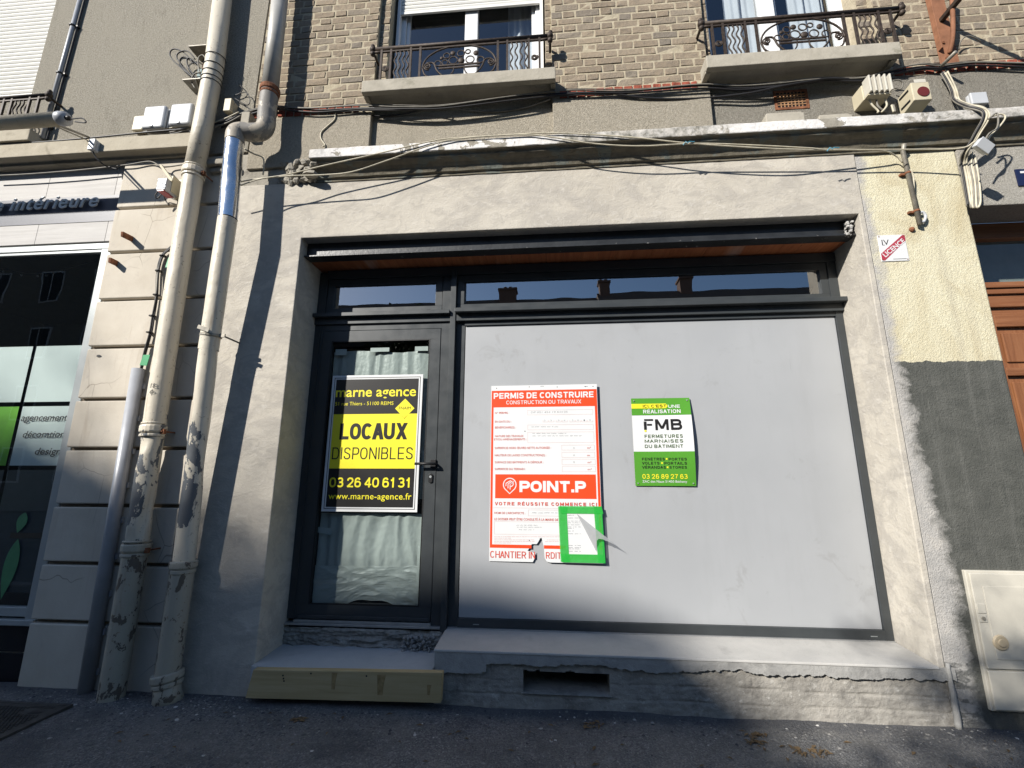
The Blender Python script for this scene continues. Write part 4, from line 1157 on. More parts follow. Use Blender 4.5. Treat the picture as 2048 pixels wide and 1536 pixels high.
T = lambda s, a, b, zb, zc, f=pf, **k: textpx(mb, s, f(a, zb)[0], f(b, zb)[0], f(a, zb)[1], f(a, zc)[1], YP, y2, **k)
H_ = lambda s_, a, b, zb, zc, f=pf, **k: headpx(mb, s_, f(a, zb)[0], f(b, zb)[0], f(a, zb)[1], f(a, zc)[1], YP, y2, **k)
H_('PERMIS DE CONSTRUIRE', 135, 1665, 283, 192, wt=.22, gap=.13)
H_('CONSTRUCTION OU TRAVAUX', 328, 1475, 371, 313, wt=.15, gap=.15)
H_('POINT.P', 505, 1475, 325, 160, pg, wt=.27, gap=.09)
pc = V(363, 215); rr = abs(V(363, 120).z - pc.z)
ring = [(pc.x + rr * math.cos(t), pc.z + rr * math.sin(t)) for t in [rad(-38 + 256 * k / 24) for k in range(25)]] + [(pc.x, V(363, 345).z)]
stroke(mb, ring, .0075, y2, True)
for k, (a, b) in enumerate((((308, 235), (308, 195)), ((338, 268), (338, 205)), ((368, 285), (368, 215)))):
    q = [V(*a), V(*b), V(b[0] + 55 + 8 * (2 - k), b[1] - 42 - 2 * k)] 
    stroke(mb, [(p.x, p.z) for p in q], .0068, y2)
q = [V(368, 215), V(400, 190), V(420, 200), V(405, 228), V(372, 248)]
stroke(mb, [(p.x, p.z) for p in q], .0068, y2)
mb.build('white_lettering', M['w_ink'], pe, warp=bow, fix=False)
mb = MB()
for s, a, b, zb, zc in (('N° PERMIS :', 155, 372, 522, 492), ('EN DATE DU :', 155, 408, 655, 625), ('BÉNÉFICIAIRE(S) :', 155, 476, 745, 714), ('NATURE DES TRAVAUX', 155, 592, 877, 847),
                        ('ET/OU AMÉNAGEMENTS :', 142, 640, 927, 897), ('SUPERFICIE HORS ŒUVRE NETTE AUTORISÉE :', 152, 1015, 1060, 1028), ('HAUTEUR DE LA/DES CONSTRUCTION(S) :', 152, 940, 1172, 1140),
                        ('SURFACE DES BÂTIMENTS À DÉMOLIR :', 152, 900, 1279, 1248), ('SUPERFICIE DU TERRAIN :', 152, 628, 1383, 1352), ('m²', 1566, 1622, 1058, 1028), ('m', 1566, 1606, 1172, 1142), ('m²', 1572, 1630, 1280, 1250), ('m²', 1574, 1634, 1387, 1357)):
    T(s, a, b, zb, zc, bold=.0)
H_ = lambda s_, a, b, zb, zc, f=pf, **k: headpx(mb, s_, f(a, zb)[0], f(b, zb)[0], f(a, zb)[1], f(a, zc)[1], YP, y2, **k)
H_('VOTRE RÉUSSITE COMMENCE ICI', 145, 1630, 520, 471, pg, wt=.22, gap=.40)
T("NOM DE L'ARCHITECTE :", 138, 590, 643, 613, pg, bold=.004)
T('LE DOSSIER PEUT ÊTRE CONSULTÉ À LA MAIRIE DE :', 138, 1090, 738, 704, pg, bold=.004)
T('VILLE', 1095, 1200, 738, 706, pg, bold=.002)
H_('CHANTIER IN', 76, 732, 1286, 1186, pg, wt=.13, gap=.14)
H_('RDIT', 890, 1112, 1292, 1198, pg, wt=.13, gap=.14)
H_('AU PUBLIC', 1155, 1690, 1300, 1205, pg, wt=.13, gap=.14)
mb.build('red_lettering', M['r_ink'], pe, warp=bow, fix=False)
mb = MB()
def rule(f, a, b, c, d, wd=.0016):
    p, q = W(*f(a, d), YP), W(*f(c, b), YP)
    mb.frame(p.x, q.x, p.z, q.z, wd, y1)
for q in ((655, 457, 1652, 541), (656, 685, 1660, 770), (656, 798, 1668, 967), (1177, 1000, 1676, 1080), (1179, 1110, 1682, 1193), (1181, 1217, 1688, 1303), (1184, 1324, 1692, 1410)): rule(pf, *q)
for q in ((634, 585, 1190, 670), (136, 762, 1190, 938)): rule(pg, *q)
p, q = V(126, 553), V(1650, 553)
mb.rect(p.x, q.x, p.z, p.z + .0016, y1)
for k, a in enumerate((890, 980, 1092, 1184, 1300, 1390, 1482, 1574)):
    p, q = U(a, 650), U(a + 80, 622)
    mb.rect(p.x, q.x, p.z, p.z + .0018, y1); mb.rect(p.x, p.x + .0018, p.z, q.z, y1); mb.rect(q.x - .0018, q.x, p.z, q.z, y1)
rgn = random.Random(4)
for r, (v, b) in enumerate(((976, 1085), (998, 385), (1022, 1085), (1046, 1085), (1068, 385))):
    u = 135
    while u < b:
        L = rgn.uniform(12, 60); p, q = V(u, v), V(min(u + L, b), v)
        if not (690 < u < 870 and v > 985): mb.rect(p.x, q.x, p.z, p.z + .0032, y1)
        u += L + 9
mb.build('ruled_boxes', M['pink_ink'], pe, warp=bow, fix=False)
mb = MB()
textpx(mb, 'DP 051 454 19 K0135', *[pf(x, 0)[0] for x in (706, 1266)], pf(0, 510)[1], pf(0, 484)[1], YP, y1, bold=-.02, shear=.1)
for k, (a, c) in enumerate(zip((917, 1015, 1130, 1220, 1345, 1428, 1522, 1608), '25042019')):
    p = pf(a, 0)[0]
    textpx(mb, c, p - 1.3, p + 1.3, pf(0, 635)[1], pf(0, 612)[1], YP, y1, bold=-.02, ref='0')
for k, v in enumerate((1048, 1158, 1264)):
    textpx(mb, '0', *[pf(x, 0)[0] for x in (1352, 1378)], pf(0, v + 10)[1], pf(0, v - 12)[1], YP, y1, bold=-.02, ref='0')
for k, (f, a, b, v) in enumerate(((pf, 712, 1145, 722), (pf, 730, 1250, 823), (pf, 725, 1495, 860), (pg, 688, 1085, 625), (pg, 460, 770, 806), (pg, 465, 830, 835), (pg, 495, 720, 872))):
    scribble(mb, f(a, v)[0], f(b, v)[0], f(a, v)[1], YP, y1, 2.0, k + 3)
mb.build('handwriting', M['pen'], pe, warp=bow, fix=False)
mb = MB()
for a, b in ((180, 128), (680, 110), (1108, 113), (1540, 108), (1655, 106)):
    p = U(a, b); mb.disc((p.x, p.z), .004, y1, 8)
for a, b in ((850, 104), (1520, 108)):
    p = U(a, b); mb.rect(p.x, p.x + .03, p.z, p.z + .0025, y1)
for a, b in ((650, 1027), (808, 1000)):
    p = V(a, b); mb.disc((p.x, p.z), .0035, y2, 8)
p = U(615, 790); mb.disc((p.x, p.z), .0045, y1, 8)
mb.build('pin_hole', M['k_ink'], pe, warp=bow, fix=False)

# ---- notice taped over the corner of the permit board
YN = YP - .010
bow2 = lambda p: Vector((p.x, p.y - 0.020 * (p.x - px0) / pw_, p.z))
no = thing('taped_notice', 'white paper notice in a torn sleeve held by green tape over the permit board corner', 'notice', (0.22, YN - .012, 0.86))
N_ = lambda a, b: W(*pg(a, b), YN)
p, q = N_(1180, 1240), N_(1640, 625)
MB().rect(p.x, q.x, p.z, q.z, YN + .002, 8, 8).build('paper', M['w_ink'], no, warp=bow2, fix=False)
mb = MB()
for k, v in enumerate((660, 700, 745, 770, 800, 830, 850, 890, 930, 1100, 1130, 1150, 1185)):
    for (a, b) in (((1205, 1300),) if k in (0, 6, 7) else ((1210, 1300), (1310, 1400))):
        scribble(mb, pg(a, v)[0], pg(b, v)[0], pg(a, v)[1], YN, YN + .0014, 1.2, k * 7 + a, .0022)
mb.build('handwriting', M['pen'], no, warp=bow2, fix=False)
for k, (a, b, c, d) in enumerate(((1083, 533, 1192, 1338), (1612, 533, 1704, 1345), (1088, 530, 1700, 634), (1105, 1232, 1728, 1345))):
    p, q = N_(a, d), N_(c, b)
    sk = 0.010
    yy = YN - .0008 * k
    mb = MB().add([(p.x + (0.012 if k != 1 else 0.02), yy, p.z), (q.x + (0.012 if k != 1 else .012), yy, p.z), (q.x - 0.0, yy, q.z), (p.x, yy, q.z)], [(0, 1, 2, 3)])
    mb.build('tape_strip', M['tape'], no, warp=bow2, fix=False)
A, B, Cc = N_(1335, 632), N_(1622, 1185), N_(1930, 1106)
yn = YN - .006
def flap(a, b):
    """lifted corner of the sleeve, curling away from the board"""
    a *= 1 - 0.26 * math.sin(math.pi * b) ** 0.8 + 0.03 * mnoise.noise(Vector((b * 14, 3, 1)))
    e = A.lerp(B, a); f = A.lerp(Cc, a)
    ed = 0.0
    if b > 0.55: ed = 0.05 * mnoise.noise(Vector((a * 9, b * 4, 1)))
    p = e.lerp(f, b * (1 + ed * a))
    return (p.x, yn - 0.036 * a * math.sin(b * 2.0) ** 1.2 - 0.008 * b, p.z + 0.010 * math.sin(b * 3.1) * a)
MB().surf(flap, 24, 24).build('torn_sleeve', M['sleeve'], no, warp=bow2, smooth=True, fix=False)

# ---- small green installer's board
YG = 0.366
fx0, fx1, fz0, fz1 = 0.655, 1.113, 1.418, 2.108
fq = lambda a, b: (940 + a * .27337, 740 + b * .27337)
fm = thing('installer_sign', 'small green and white window installer board with bowed right edge on the grey panel', 'sign', (0.885, YG, fz0))
bow3 = lambda p: Vector((p.x, p.y - 0.004 - 0.030 * ((p.x - fx0) / (fx1 - fx0)) ** 2 * max(0.0, math.sin(math.pi * min(1, max(0, (p.z - fz0) / (fz1 - fz0)))) + .12), p.z))
FZ = lambda b: W(*fq(1420, b), YG).z
mb = MB().surf(lambda a, b: (fx0 + (fx1 - fx0) * a, YG - .002, fz0 + (fz1 - fz0) * b), 20, 30)
mb.build('board', M['w_ink'], fm, warp=bow3, fix=False)
y1, y2, y3 = YG - .0034, YG - .0046, YG - .0058
MB().rect(fx0, fx1, fz0, FZ(597), y1, 24, 24).build('green_field', M['g_ink'], fm, warp=bow3, fix=False)
MB().rect(fx0, fx1, FZ(331), fz1, y1, 24, 12).build('green_header', M['g_ink'], fm, warp=bow3, fix=False)
mb = MB()
e = W(*fq(1441, 263), YG)
mb.rect(fx0, e.x - .014, FZ(281), FZ(247), y2, 16, 2); mb.add([(e.x - .014, y2, FZ(281)), (e.x, y2, FZ(270)), (e.x, y2, FZ(258)), (e.x - .014, y2, FZ(247))], [(0, 1, 2, 3)])
T3 = lambda s, a, b, zb, zc, y, **k: textpx(mb, s, fq(a, 0)[0], fq(b, 0)[0], fq(0, zb)[1], fq(0, zc)[1], YG, y, **k)
H3 = lambda s_, a, b, zb, zc, y, **k: headpx(mb, s_, fq(a, 0)[0], fq(b, 0)[0], fq(0, zb)[1], fq(0, zc)[1], YG, y, **k)
H3('03 26 89 27 63', 1260, 1587, 796, 762, y2, wt=.15, gap=.14)
p, q = W(*fq(1275, 453), YG), W(*fq(1289, 441), YG); mb.rect(p.x, q.x, p.z, q.z, y2)
for a, b in ((1435, 651), (1402, 681), (1442, 712)):
    p = W(*fq(a, b), YG); mb.rect(p.x - .006, p.x + .006, p.z - .006, p.z + .006, y2)
mb.build('yellow_print', M['y_ink'], fm, warp=bow3, fix=False)
mb = MB()
H3('UNE', 1447, 1531, 279, 256, y2, wt=.2, gap=.2)
H3('RÉALISATION', 1265, 1535, 318, 291, y2, wt=.2, gap=.18)
T3('ZAC des Naux 51450 Bétheny', 1260, 1585, 824, 807, y2, bold=.004)
mb.build('white_lettering', M['w_ink'], fm, warp=bow3, fix=False)
mb = MB()
H3("ICI, C'EST", 1262, 1433, 276, 255, y3, wt=.19, gap=.18)
def fl(a0, b0, a1, b1):
    p, q = W(*fq(a0, b1), YG), W(*fq(a1, b0), YG); mb.rect(p.x, q.x, p.z, q.z, y2, 3, 3)
fl(1272, 360, 1336, 373); fl(1272, 378, 1288, 438); fl(1293, 395, 1328, 408)
H3('MB', 1352, 1543, 440, 361, y2, wt=.215, gap=.2)
for s, a, b, zb, zc in (('FENÊTRES', 1257, 1421, 662, 642), ('PORTES', 1449, 1578, 663, 643), ('VOLETS', 1257, 1383, 692, 672), ('PORTAILS', 1418, 1580, 693, 673), ('VÉRANDAS', 1258, 1430, 722, 702), ('STORES', 1455, 1580, 722, 703)):
    H3(s, a, b, zb, zc, y2, wt=.2, gap=.24)
mb.build('black_lettering', M['k_ink'], fm, warp=bow3, fix=False)
mb = MB()
H3('FERMETURES', 1275, 1548, 497, 473, y2, wt=.17, gap=.3)
H3('MARNAISES', 1276, 1551, 532, 509, y2, wt=.17, gap=.36)
H3('DU BÂTIMENT', 1277, 1551, 570, 546, y2, wt=.17, gap=.24)
mb.build('olive_lettering', M['olive'], fm, warp=bow3, fix=False)
for x in (fx0 + .02, fx1 - .022):
    for z in (fz0 + .02, fz1 - .02): MB().tube([(x, YG - .010, z), (x, YG, z)], .005, 10).build('screw', M['anod'], fm, warp=bow3)

# ---- enamel licence plate on the yellow pier
YL = 0.012
zl = zoom(1560, 380, .32552)
lp, lq = zl(622, 442, YL), zl(762, 275, YL)
li = thing('licence_plate', 'small white enamel plate with red diagonal LICENCE band on the yellow pier', 'sign', (lp.x, YL, lp.z))
lx0, lx1, lz0, lz1 = lp.x, lq.x, lp.z, lq.z
MB().box(lx0, lx1, YL - .006, YL, lz0, lz1).build('plate', M['w_ink'], li, bevel=.004)
mb = MB()
lw, lh = lx1 - lx0, lz1 - lz0
mb.flat([(lx0 + .003, lz0 + .17 * lh), (lx0 + .003, lz0 + .05 * lh), (lx0 + .12 * lw, lz0 + .03 * lh), (lx1 - .003, lz0 + .76 * lh), (lx1 - .003, lz1 - .004), (lx1 - .09 * lw, lz1 - .004), (lx0 + .003, lz0 + .29 * lh)], YL - .007)
mb.build('red_band', M['enamel_r'], li, fix=False)
mb = MB()
an = math.atan2(.70 * lh, lw)
cx, cz = lx0 + .515 * lw, lz0 + .50 * lh
text(mb, 'LICENCE', cx - .43 * lw * 1.2, cx + .43 * lw * 1.2, cz - .085 * lh, cz + .085 * lh, YL - .008, bold=.02, rot=(cx, cz, an))
mb.build('white_lettering', M['w_ink'], li, fix=False)
mb = MB()
text(mb, 'IV', lx0 + .12 * lw, lx0 + .38 * lw, lz0 + .62 * lh, lz0 + .82 * lh, YL - .007, bold=.0)
mb.rect(lx0 + .12 * lw, lx0 + .22 * lw, lz0 + .61 * lh, lz0 + .625 * lh, YL - .007)
mb.rect(lx0 + .42 * lw, lx0 + .9 * lw, lz0 + .07 * lh, lz0 + .085 * lh, YL - .007)
mb.build('black_lettering', M['k_ink'], li, fix=False)
mb = MB()
for x, z in ((lx0 + .01, lz0 + .012), (lx1 - .012, lz0 + .012), (lx0 + .01, lz1 - .012), (lx1 - .012, lz1 - .012)): mb.disc((x, z), .005, YL - .0075, 10)
mb.build('rust_spot', M['rust'], li, fix=False)
# ---- navy plaque at the right edge
p = zoom(1700, 100, .23434)(1438, 1162, 0.0); q = zoom(1700, 100, .23434)(1438, 1020, 0.0)
sp = thing('shop_plaque', 'navy blue plaque with white lettering on the pale roughcast lintel', 'sign', (p.x, 0, p.z))
MB().box(p.x, p.x + 0.9, -.006, .004, p.z, q.z).build('plate', M['navy'], sp, bevel=.002)
mb = MB(); text(mb, 'T', p.x + .028, p.x + .10, p.z + .035, q.z - .02, -.0075, bold=.03)
mb.build('white_lettering', M['w_ink'], sp, fix=False)

# ================================================================== house on the left
lh_ = thing('roughcast_house', 'grey roughcast house on the left with cream stone pier and white roller shutter', 'house')
mb = MB().box(-5.0, -2.668, 0.0, 0.3, 4.33, 7.5).box(-9, -5.0, 0.0, 0.3, 4.33, 5.10)
mb.build('roughcast_wall', M['rough_l'], lh_, bevel=.004)
mb = MB().box(-2.668, -2.656, 0.012, 0.3, 4.33, 7.5)
mb.build('wall_joint', M['patch'], lh_)
# quoin pier of cream blocks with open joints
GR = [0.43, 0.836, 1.258, 1.693, 2.091, 2.532, 2.952, 3.393, W(300, 414).z]
mb = MB()
zz = [-0.03] + GR + [4.32]
for a, b in zip(zz, zz[1:]):
    z0 = a + 0.013 if a > 0 else a
    z1 = b - 0.013
    nx_ = 12
    mb.box(-3.845 + random.uniform(-.006, .006), -2.806, random.uniform(-.003, .003), 0.1, z0, z1)
mb.build('stone_pier', M['lime'], lh_, bevel=.010, seg=3)
mb = MB().box(-3.84, -2.81, 0.045, 0.4, -.03, 4.32)
mb.build('pier_joint', m_concrete('joint_mortar', (0.16, 0.13, 0.10), (0.25, 0.21, 0.16)), lh_)
mb = MB()
for u, v in ((198, 712),):
    p = W(u, v, 0); mb.disc((p.x, p.z), .02, -.0045, 12, .5)
mb.build('fixing_hole', M['black'], lh_, fix=False)
# ledge over the shop
mb = MB()
xr_ = W(381, 270, -.105).x
mb.prism([(.06, 4.50), (-.10, 4.478), (-.105, 4.47), (-.105, 4.335), (-.085, 4.33), (-.075, 4.345), (-.02, 4.34), (-.015, 4.31), (.06, 4.305)], 'x', -9, xr_)
mb.build('ledge', M['leftconc'], lh_, bevel=.006)
mb = MB()
a, b = W(413, 303, -.07), W(458, 326, -.07)
mb.box(a.x, b.x, -.07, .05, b.z, b.z + .055); mb.box(a.x + .02, b.x - .02, -.035, .05, b.z - .05, b.z)
mb.build('ledge_stub', M['patch'], lh_, bevel=.01)
# upper window with closed white roller shutter
mb = MB(); z = 5.18
while z < 7.4:
    mb.prism([(.13, z), (.112, z + .004), (.104, z + .022), (.112, z + .040), (.13, z + .044)], 'x', -8, -5.03); z += .0475
mb.build('roller_shutter', M['slat'], lh_, bevel=.0015)
mb = MB().box(-8, -5.0, .13, .3, 5.1, 7.4); mb.build('shutter_backing', M['room'], lh_)
p = W(52, 268, -.11)
mb = MB().box(-8, p.x + .06, -.13, .2, W(40, 280, -.13).z, W(40, 258, -.13).z)
mb.build('balcony_slab', M['leftconc'], lh_, bevel=.006)
# wall under the shop window: black tiles
mb = MB(); nx_ = 6
for k in range(6):
    for j in range(2):
        mb.box(-3.905 - .30 * (k + 1) + .004, -3.905 - .30 * k, .075, .1, .0 + .19 * j + .003 - .02 * (j == 0), .19 * (j + 1) - .003)
mb.build('plinth_tile', M['tile'], lh_, bevel=.002)
mb = MB().box(-9, -3.846, .082, .12, -.03, .385); mb.build('tile_grout', M['patch'], lh_)
mb = MB()
mb.rect(-9, -3.84, -.1, 4.2, 3.6); mb.box(-3.845, -3.83, .12, 3.6, -.1, 4.2); mb.box(-9, -8.98, .12, 3.6, -.1, 4.2); mb.box(-9, -3.84, .12, 3.6, 4.15, 4.2); mb.box(-9, -3.84, .12, 3.6, -.1, .38)
mb.build('shop_room', M['room_d'], lh_, fix=False)

# fascia board with raised letters
YB = 0.05
fa = thing('shop_fascia', 'whitewashed fascia with raised grey italic letters over the left shop window', 'shop sign', (-4.4, YB, 3.534))
xs_ = [-9.0, -6.4, W(90, 400, YB).x, W(226, 400, YB).x, -3.858]
mb = MB()
for a, b in zip(xs_, xs_[1:]): mb.box(a + .0015, b - .0015, YB, YB + .04, 3.538, 4.31)
mb.build('fascia_panel', M['fascia'], fa, bevel=.0015)
zb1, zb2 = W(120, 447, YB).z, W(120, 396, YB).z
MB().box(-9, -3.8595, YB - .004, YB - .0005, zb1, zb2).build('navy_band', M['navy_b'], fa)
mb = MB()
YT = YB - .026
textpx(mb, 'e intérieure', -3, 201, 421, 404, YB, YT, bold=.012, shear=.2, ref='x', space=1.12, depth=.03)
mb.build('raised_lettering', M['letter_g'], fa, fix=False)

# left shop window
lw_ = thing('shop_window', 'pale aluminium shop window with frosted squares and one lime green pane', 'shop window', (-4.4, .07, .40))
mb = MB().box(-9, -3.868, .055, .11, 3.468, 3.524).box(-3.962, -3.868, .055, .11, .40, 3.4675).box(-9, -3.9625, .058, .11, .44, .505).box(-9, -3.9625, .064, .11, 3.44, 3.4675)
mb.build('frame', M['anod'], lw_, bevel=.004)
MB().box(-9, -3.86, .03, .12, .385, .425).build('sill_ledge', M['anod'], lw_, bevel=.004)
MB().rect(-9, -3.9625, .505, 3.44, .088).build('glass', M['glass'], lw_, fix=False)
yf = .096
cols = [(-5.44, -4.968), (-4.945, -4.470), (-4.436, -3.968)]
for k, (z0, z1) in enumerate(((2.093, 2.584), (1.564, 2.055))):
    for j, (a, b) in enumerate(cols):
        if k == 1 and j == 1: continue
        MB().rect(a, b, z0, z1, yf).build('frosted_pane', M['film'], lw_, fix=False)
MB().rect(cols[1][0], cols[1][1], 1.564, 2.055, yf).build('green_pane', M['green_f'], lw_, fix=False)
for a, b in cols: MB().rect(a, b, .60, 1.528, yf).build('dark_pane', M['film_d'], lw_, fix=False)
mb = MB()
for s, u0, u1, vb, vc in (('agencement', 42, 135, 841.6, 832.5), ('décoration', 45.5, 129, 875, 866), ('design', 69.5, 121.5, 909.2, 900)):
    textpx(mb, s, u0, u1, vb, vc, .086, .0865, bold=.010, shear=.16, ref='x')
mb.build('black_lettering', simple('charcoal_lettering', (.025, .028, .03), .5), lw_, fix=False)
mb = MB()
def leafpx(c, tip, wd):
    a, b = W(*c, .086), W(*tip, .086)
    n = 12; d = Vector((b.x - a.x, b.z - a.z)); nn = Vector((-d.y, d.x)).normalized() * wd
    up = [(a.x + d.x * k / n + nn.x * math.sin(math.pi * (k / n) ** .8), a.z + d.y * k / n + nn.y * math.sin(math.pi * (k / n) ** .8)) for k in range(n + 1)]
    dn = [(a.x + d.x * k / n - nn.x * math.sin(math.pi * (k / n) ** .8), a.z + d.y * k / n - nn.y * math.sin(math.pi * (k / n) ** .8)) for k in range(n - 1, 0, -1)]
    mb.flat(up + dn, .0865)
leafpx((51, 1025), (34, 1066), .045); leafpx((36, 1078), (1, 1200), .06)
mb.build('leaf_sticker', M['green_l'], lw_, fix=False)
p, q = W(19, 1076, .086), W(89, 1066, .086)
MB().rect(p.x, q.x, p.z, q.z, .0868).build('dark_strip', M['black'], lw_, fix=False)
st = thing('string_lights', 'string of small clear bulbs hanging inside the dark left shop window', 'string lights', (-4.4, .45, 3.2))
mb = MB(); pts = spline([W(u, v, .45) for u, v in ((-40, 540), (0, 537), (45, 545), (78, 547), (120, 541), (168, 528), (192, 520))], 5)
mb.tube(pts, .0025, 5); mb.build('wire', M['cab_g'], st)
for u, v in ((7, 541), (43, 548), (76, 550), (93, 549), (126, 542)):
    p = W(u, v, .45); MB().ball((p.x, p.y, p.z - .01), .009, 8, 6, (1, 1, 1.4)).build('bulb', M['white'], st, smooth=True)

# ================================================================== downpipes
def ring(mb, c, d, r, h, n=20):
    d = Vector(d).normalized()
    mb.tube([c - d * h / 2, c - d * h / 2 * .6, c + d * h / 2 * .6, c + d * h / 2], [r * .96, r, r, r * .96], n)
dp = thing('downpipe', 'tall straight cream downpipe with dents and flaking paint, nearest the left shop', 'downpipe', (-3.05, -.1, 0))
def PX(l): return [W(u, v, y) for u, v, y in l]
p1 = PX([(452, -60, -.11), (429, 130, -.11), (407, 247, -.11), (388, 345, -.105)])
mb = MB().tube(p1, .077, 24); mb.build('upper_pipe', m_peel('upper_cream_paint', (0.65, 0.595, 0.48), (0.30, 0.27, 0.21), 9, 9.1, 0.0), dp, smooth=True)
def dented(mb, a, b, r, seed, amt, n=60):
    d = (b - a); t = d.normalized(); e = Vector((1, 0, 0)); e = (e - t * e.dot(t)).normalized(); f = t.cross(e)
    vs = []; N2 = 28
    for i in range(n + 1):
        c = a + d * i / n
        for k in range(N2):
            an = 2 * math.pi * k / N2
            q = e * math.cos(an) + f * math.sin(an)
            rr = r * (1 - amt * max(0, mnoise.noise(Vector((q.x * .8 + seed, q.y * .8, (c.z) * 2.6))) - .05) ** 1.0)
            vs.append(c + q * rr)
    fs = [(i * N2 + k, i * N2 + (k + 1) % N2, (i + 1) * N2 + (k + 1) % N2, (i + 1) * N2 + k) for i in range(n) for k in range(N2)]
    return mb.add(vs, fs)
c1, c2, c3 = W(388, 345, -.105), W(307, 858, -.10), W(273, 1094, -.10)
mb = MB(); dented(mb, c1, c2, .076, 1.0, .12); mb.build('middle_pipe', M['pipe'], dp, smooth=True, fix=False)
mb = MB(); dented(mb, c2, c3, .074, 5.2, .7); mb.build('dented_pipe', M['pipe'], dp, smooth=True, fix=False)
c4 = W(222, 1396, -.10); c4.z = -.03
mb = MB(); dented(mb, c3, c4, .078, 2.2, .12); mb.build('cast_iron_pipe', M['castiron'], dp, smooth=True, fix=False)
for c, nxt, r in ((c1, c2, .090), (c2, c3, .087), (c3, c4, .092)):
    d = nxt - c
    mb = MB(); ring(mb, c, d, r, .055); ring(mb, c + d.normalized() * .05, d, r - .004, .022); ring(mb, c - d.normalized() * .042, d, r - .006, .014)
    cl = mb.build('collar', M['pipe'] if c is not c3 else M['castiron'], dp, smooth=False, bevel=.002)
    mb = MB(); t = c + Vector((r, -.01, -.02)); mb.box(t.x - .008, t.x + .020, t.y - .012, t.y + .012, t.z - .018, t.z + .018); mb.tube([(t.x + .006, t.y - .02, t.z), (t.x + .006, t.y + .11, t.z)], .006, 8)
    mb.build('clamp_bolt', M['rust'], cl)
mb = MB(); mc = W(305, 781, -.178)
text(mb, '18', mc.x - .022, mc.x + .016, mc.z + .022, mc.z + .056, mc.y, bold=-.01)
stroke(mb, [(mc.x - .004 + .014 * math.cos(t), mc.z - .012 + .014 * math.sin(t)) for t in [k * math.pi / 8 for k in range(16)]], .003, mc.y, True)
stroke(mb, [(mc.x - .026, mc.z - .012), (mc.x + .018, mc.z - .012)], .003, mc.y); stroke(mb, [(mc.x - .004, mc.z - .038), (mc.x - .004, mc.z + .012)], .003, mc.y)
mb.build('pen_mark', M['k_ink'], dp, fix=False)
# wires wound round the pipe
for k, v in enumerate((117, 135, 149, 160, 168)):
    c = W(429 - (v - 130) * .19, v, -.11)
    mb = MB(); mb.tube([c + Vector((.080 * math.cos(t), .080 * math.sin(t), .012 * math.sin(t * .5))) for t in [k2 * math.pi / 12 for k2 in range(-15, 4)]], .0035, 5)
    mb.build('wound_wire', M['cab_k'], dp)

dq = thing('downpipe', 'downpipe with an offset bend and shiny galvanised sleeve, beside the rendered shop wall', 'downpipe', (-2.6, -.1, 0))
q0, q1, q2 = W(566, -60, -.15), W(540, 182, -.15), W(534, 226, -.155)
mb = MB().tube([q0, q1], .068, 24); mb.build('zinc_pipe', M['zinc'], dq, smooth=True)
e1, e2, e3 = W(531, 262, -.165), W(470, 272, -.235), W(469, 286, -.24)
bend = spline([q1, q2, W(532, 250, -.16), W(522, 263, -.17), W(500, 265, -.195), W(483, 263, -.215), W(472, 268, -.235), e3], 7)
mb = MB().tube(bend, .073, 24); mb.build('offset_bend', M['castiron'] if False else m_peel('old_bend_paint', (.44, .39, .31), (.15, .15, .15), 4.0, 5.2, .7), dq, smooth=True)
g2 = W(455, 438, -.24)
mb = MB(); dented(mb, e3, g2, .071, 3.3, .14); mb.build('galvanised_sleeve', M['galv'], dq, smooth=True, fix=False)
h1, h2, h3 = W(417, 700, -.185), W(367, 1128, -.105), W(335, 1352, -.10)
mb = MB(); dented(mb, g2, h1, .069, 7.3, .08); mb.build('cream_pipe', M['pipe2'], dq, smooth=True, fix=False)
mb = MB(); dented(mb, h1, h2, .068, 9.1, .3); mb.build('cream_pipe', M['pipe2'], dq, smooth=True, fix=False)
h4 = W(338, 1394, -.10); h4.z = -.03
mb = MB(); dented(mb, h2, h3, .075, 4.4, .1); mb.tube([h3, (h3 + h4) / 2 + Vector((0, 0, -.01)), h4], [.080, .078, .096], 24); mb.build('cast_iron_pipe', M['castiron'], dq, smooth=True, fix=False)
for c, nxt, r, m in ((q1, q2, .082, M['rust']), (h2, h3, .088, M['castiron']), (h3, h4, .096, M['castiron'])):
    d = nxt - c
    mb = MB(); ring(mb, c, d, r, .05, 24); ring(mb, c + d.normalized() * .045, d, r - .006, .03, 24)
    mb.build('collar', m, dq, bevel=.003)
cm = W(422, 672, -.19)
mb = MB(); ring(mb, cm, h1 - g2, .075, .022); mb.bar(cm + Vector((-.085, 0, 0)), cm + Vector((.115, 0, 0)), .012, .026); mb.bar(cm + Vector((-.06, -.07, .055)), cm + Vector((.05, -.09, 0.015)), .004, .03)
mb.tube([cm + Vector((.095, 0, 0)), cm + Vector((.095, .2, 0))], .007, 6)
mb.build('bracket', M['greysteel'], dq)

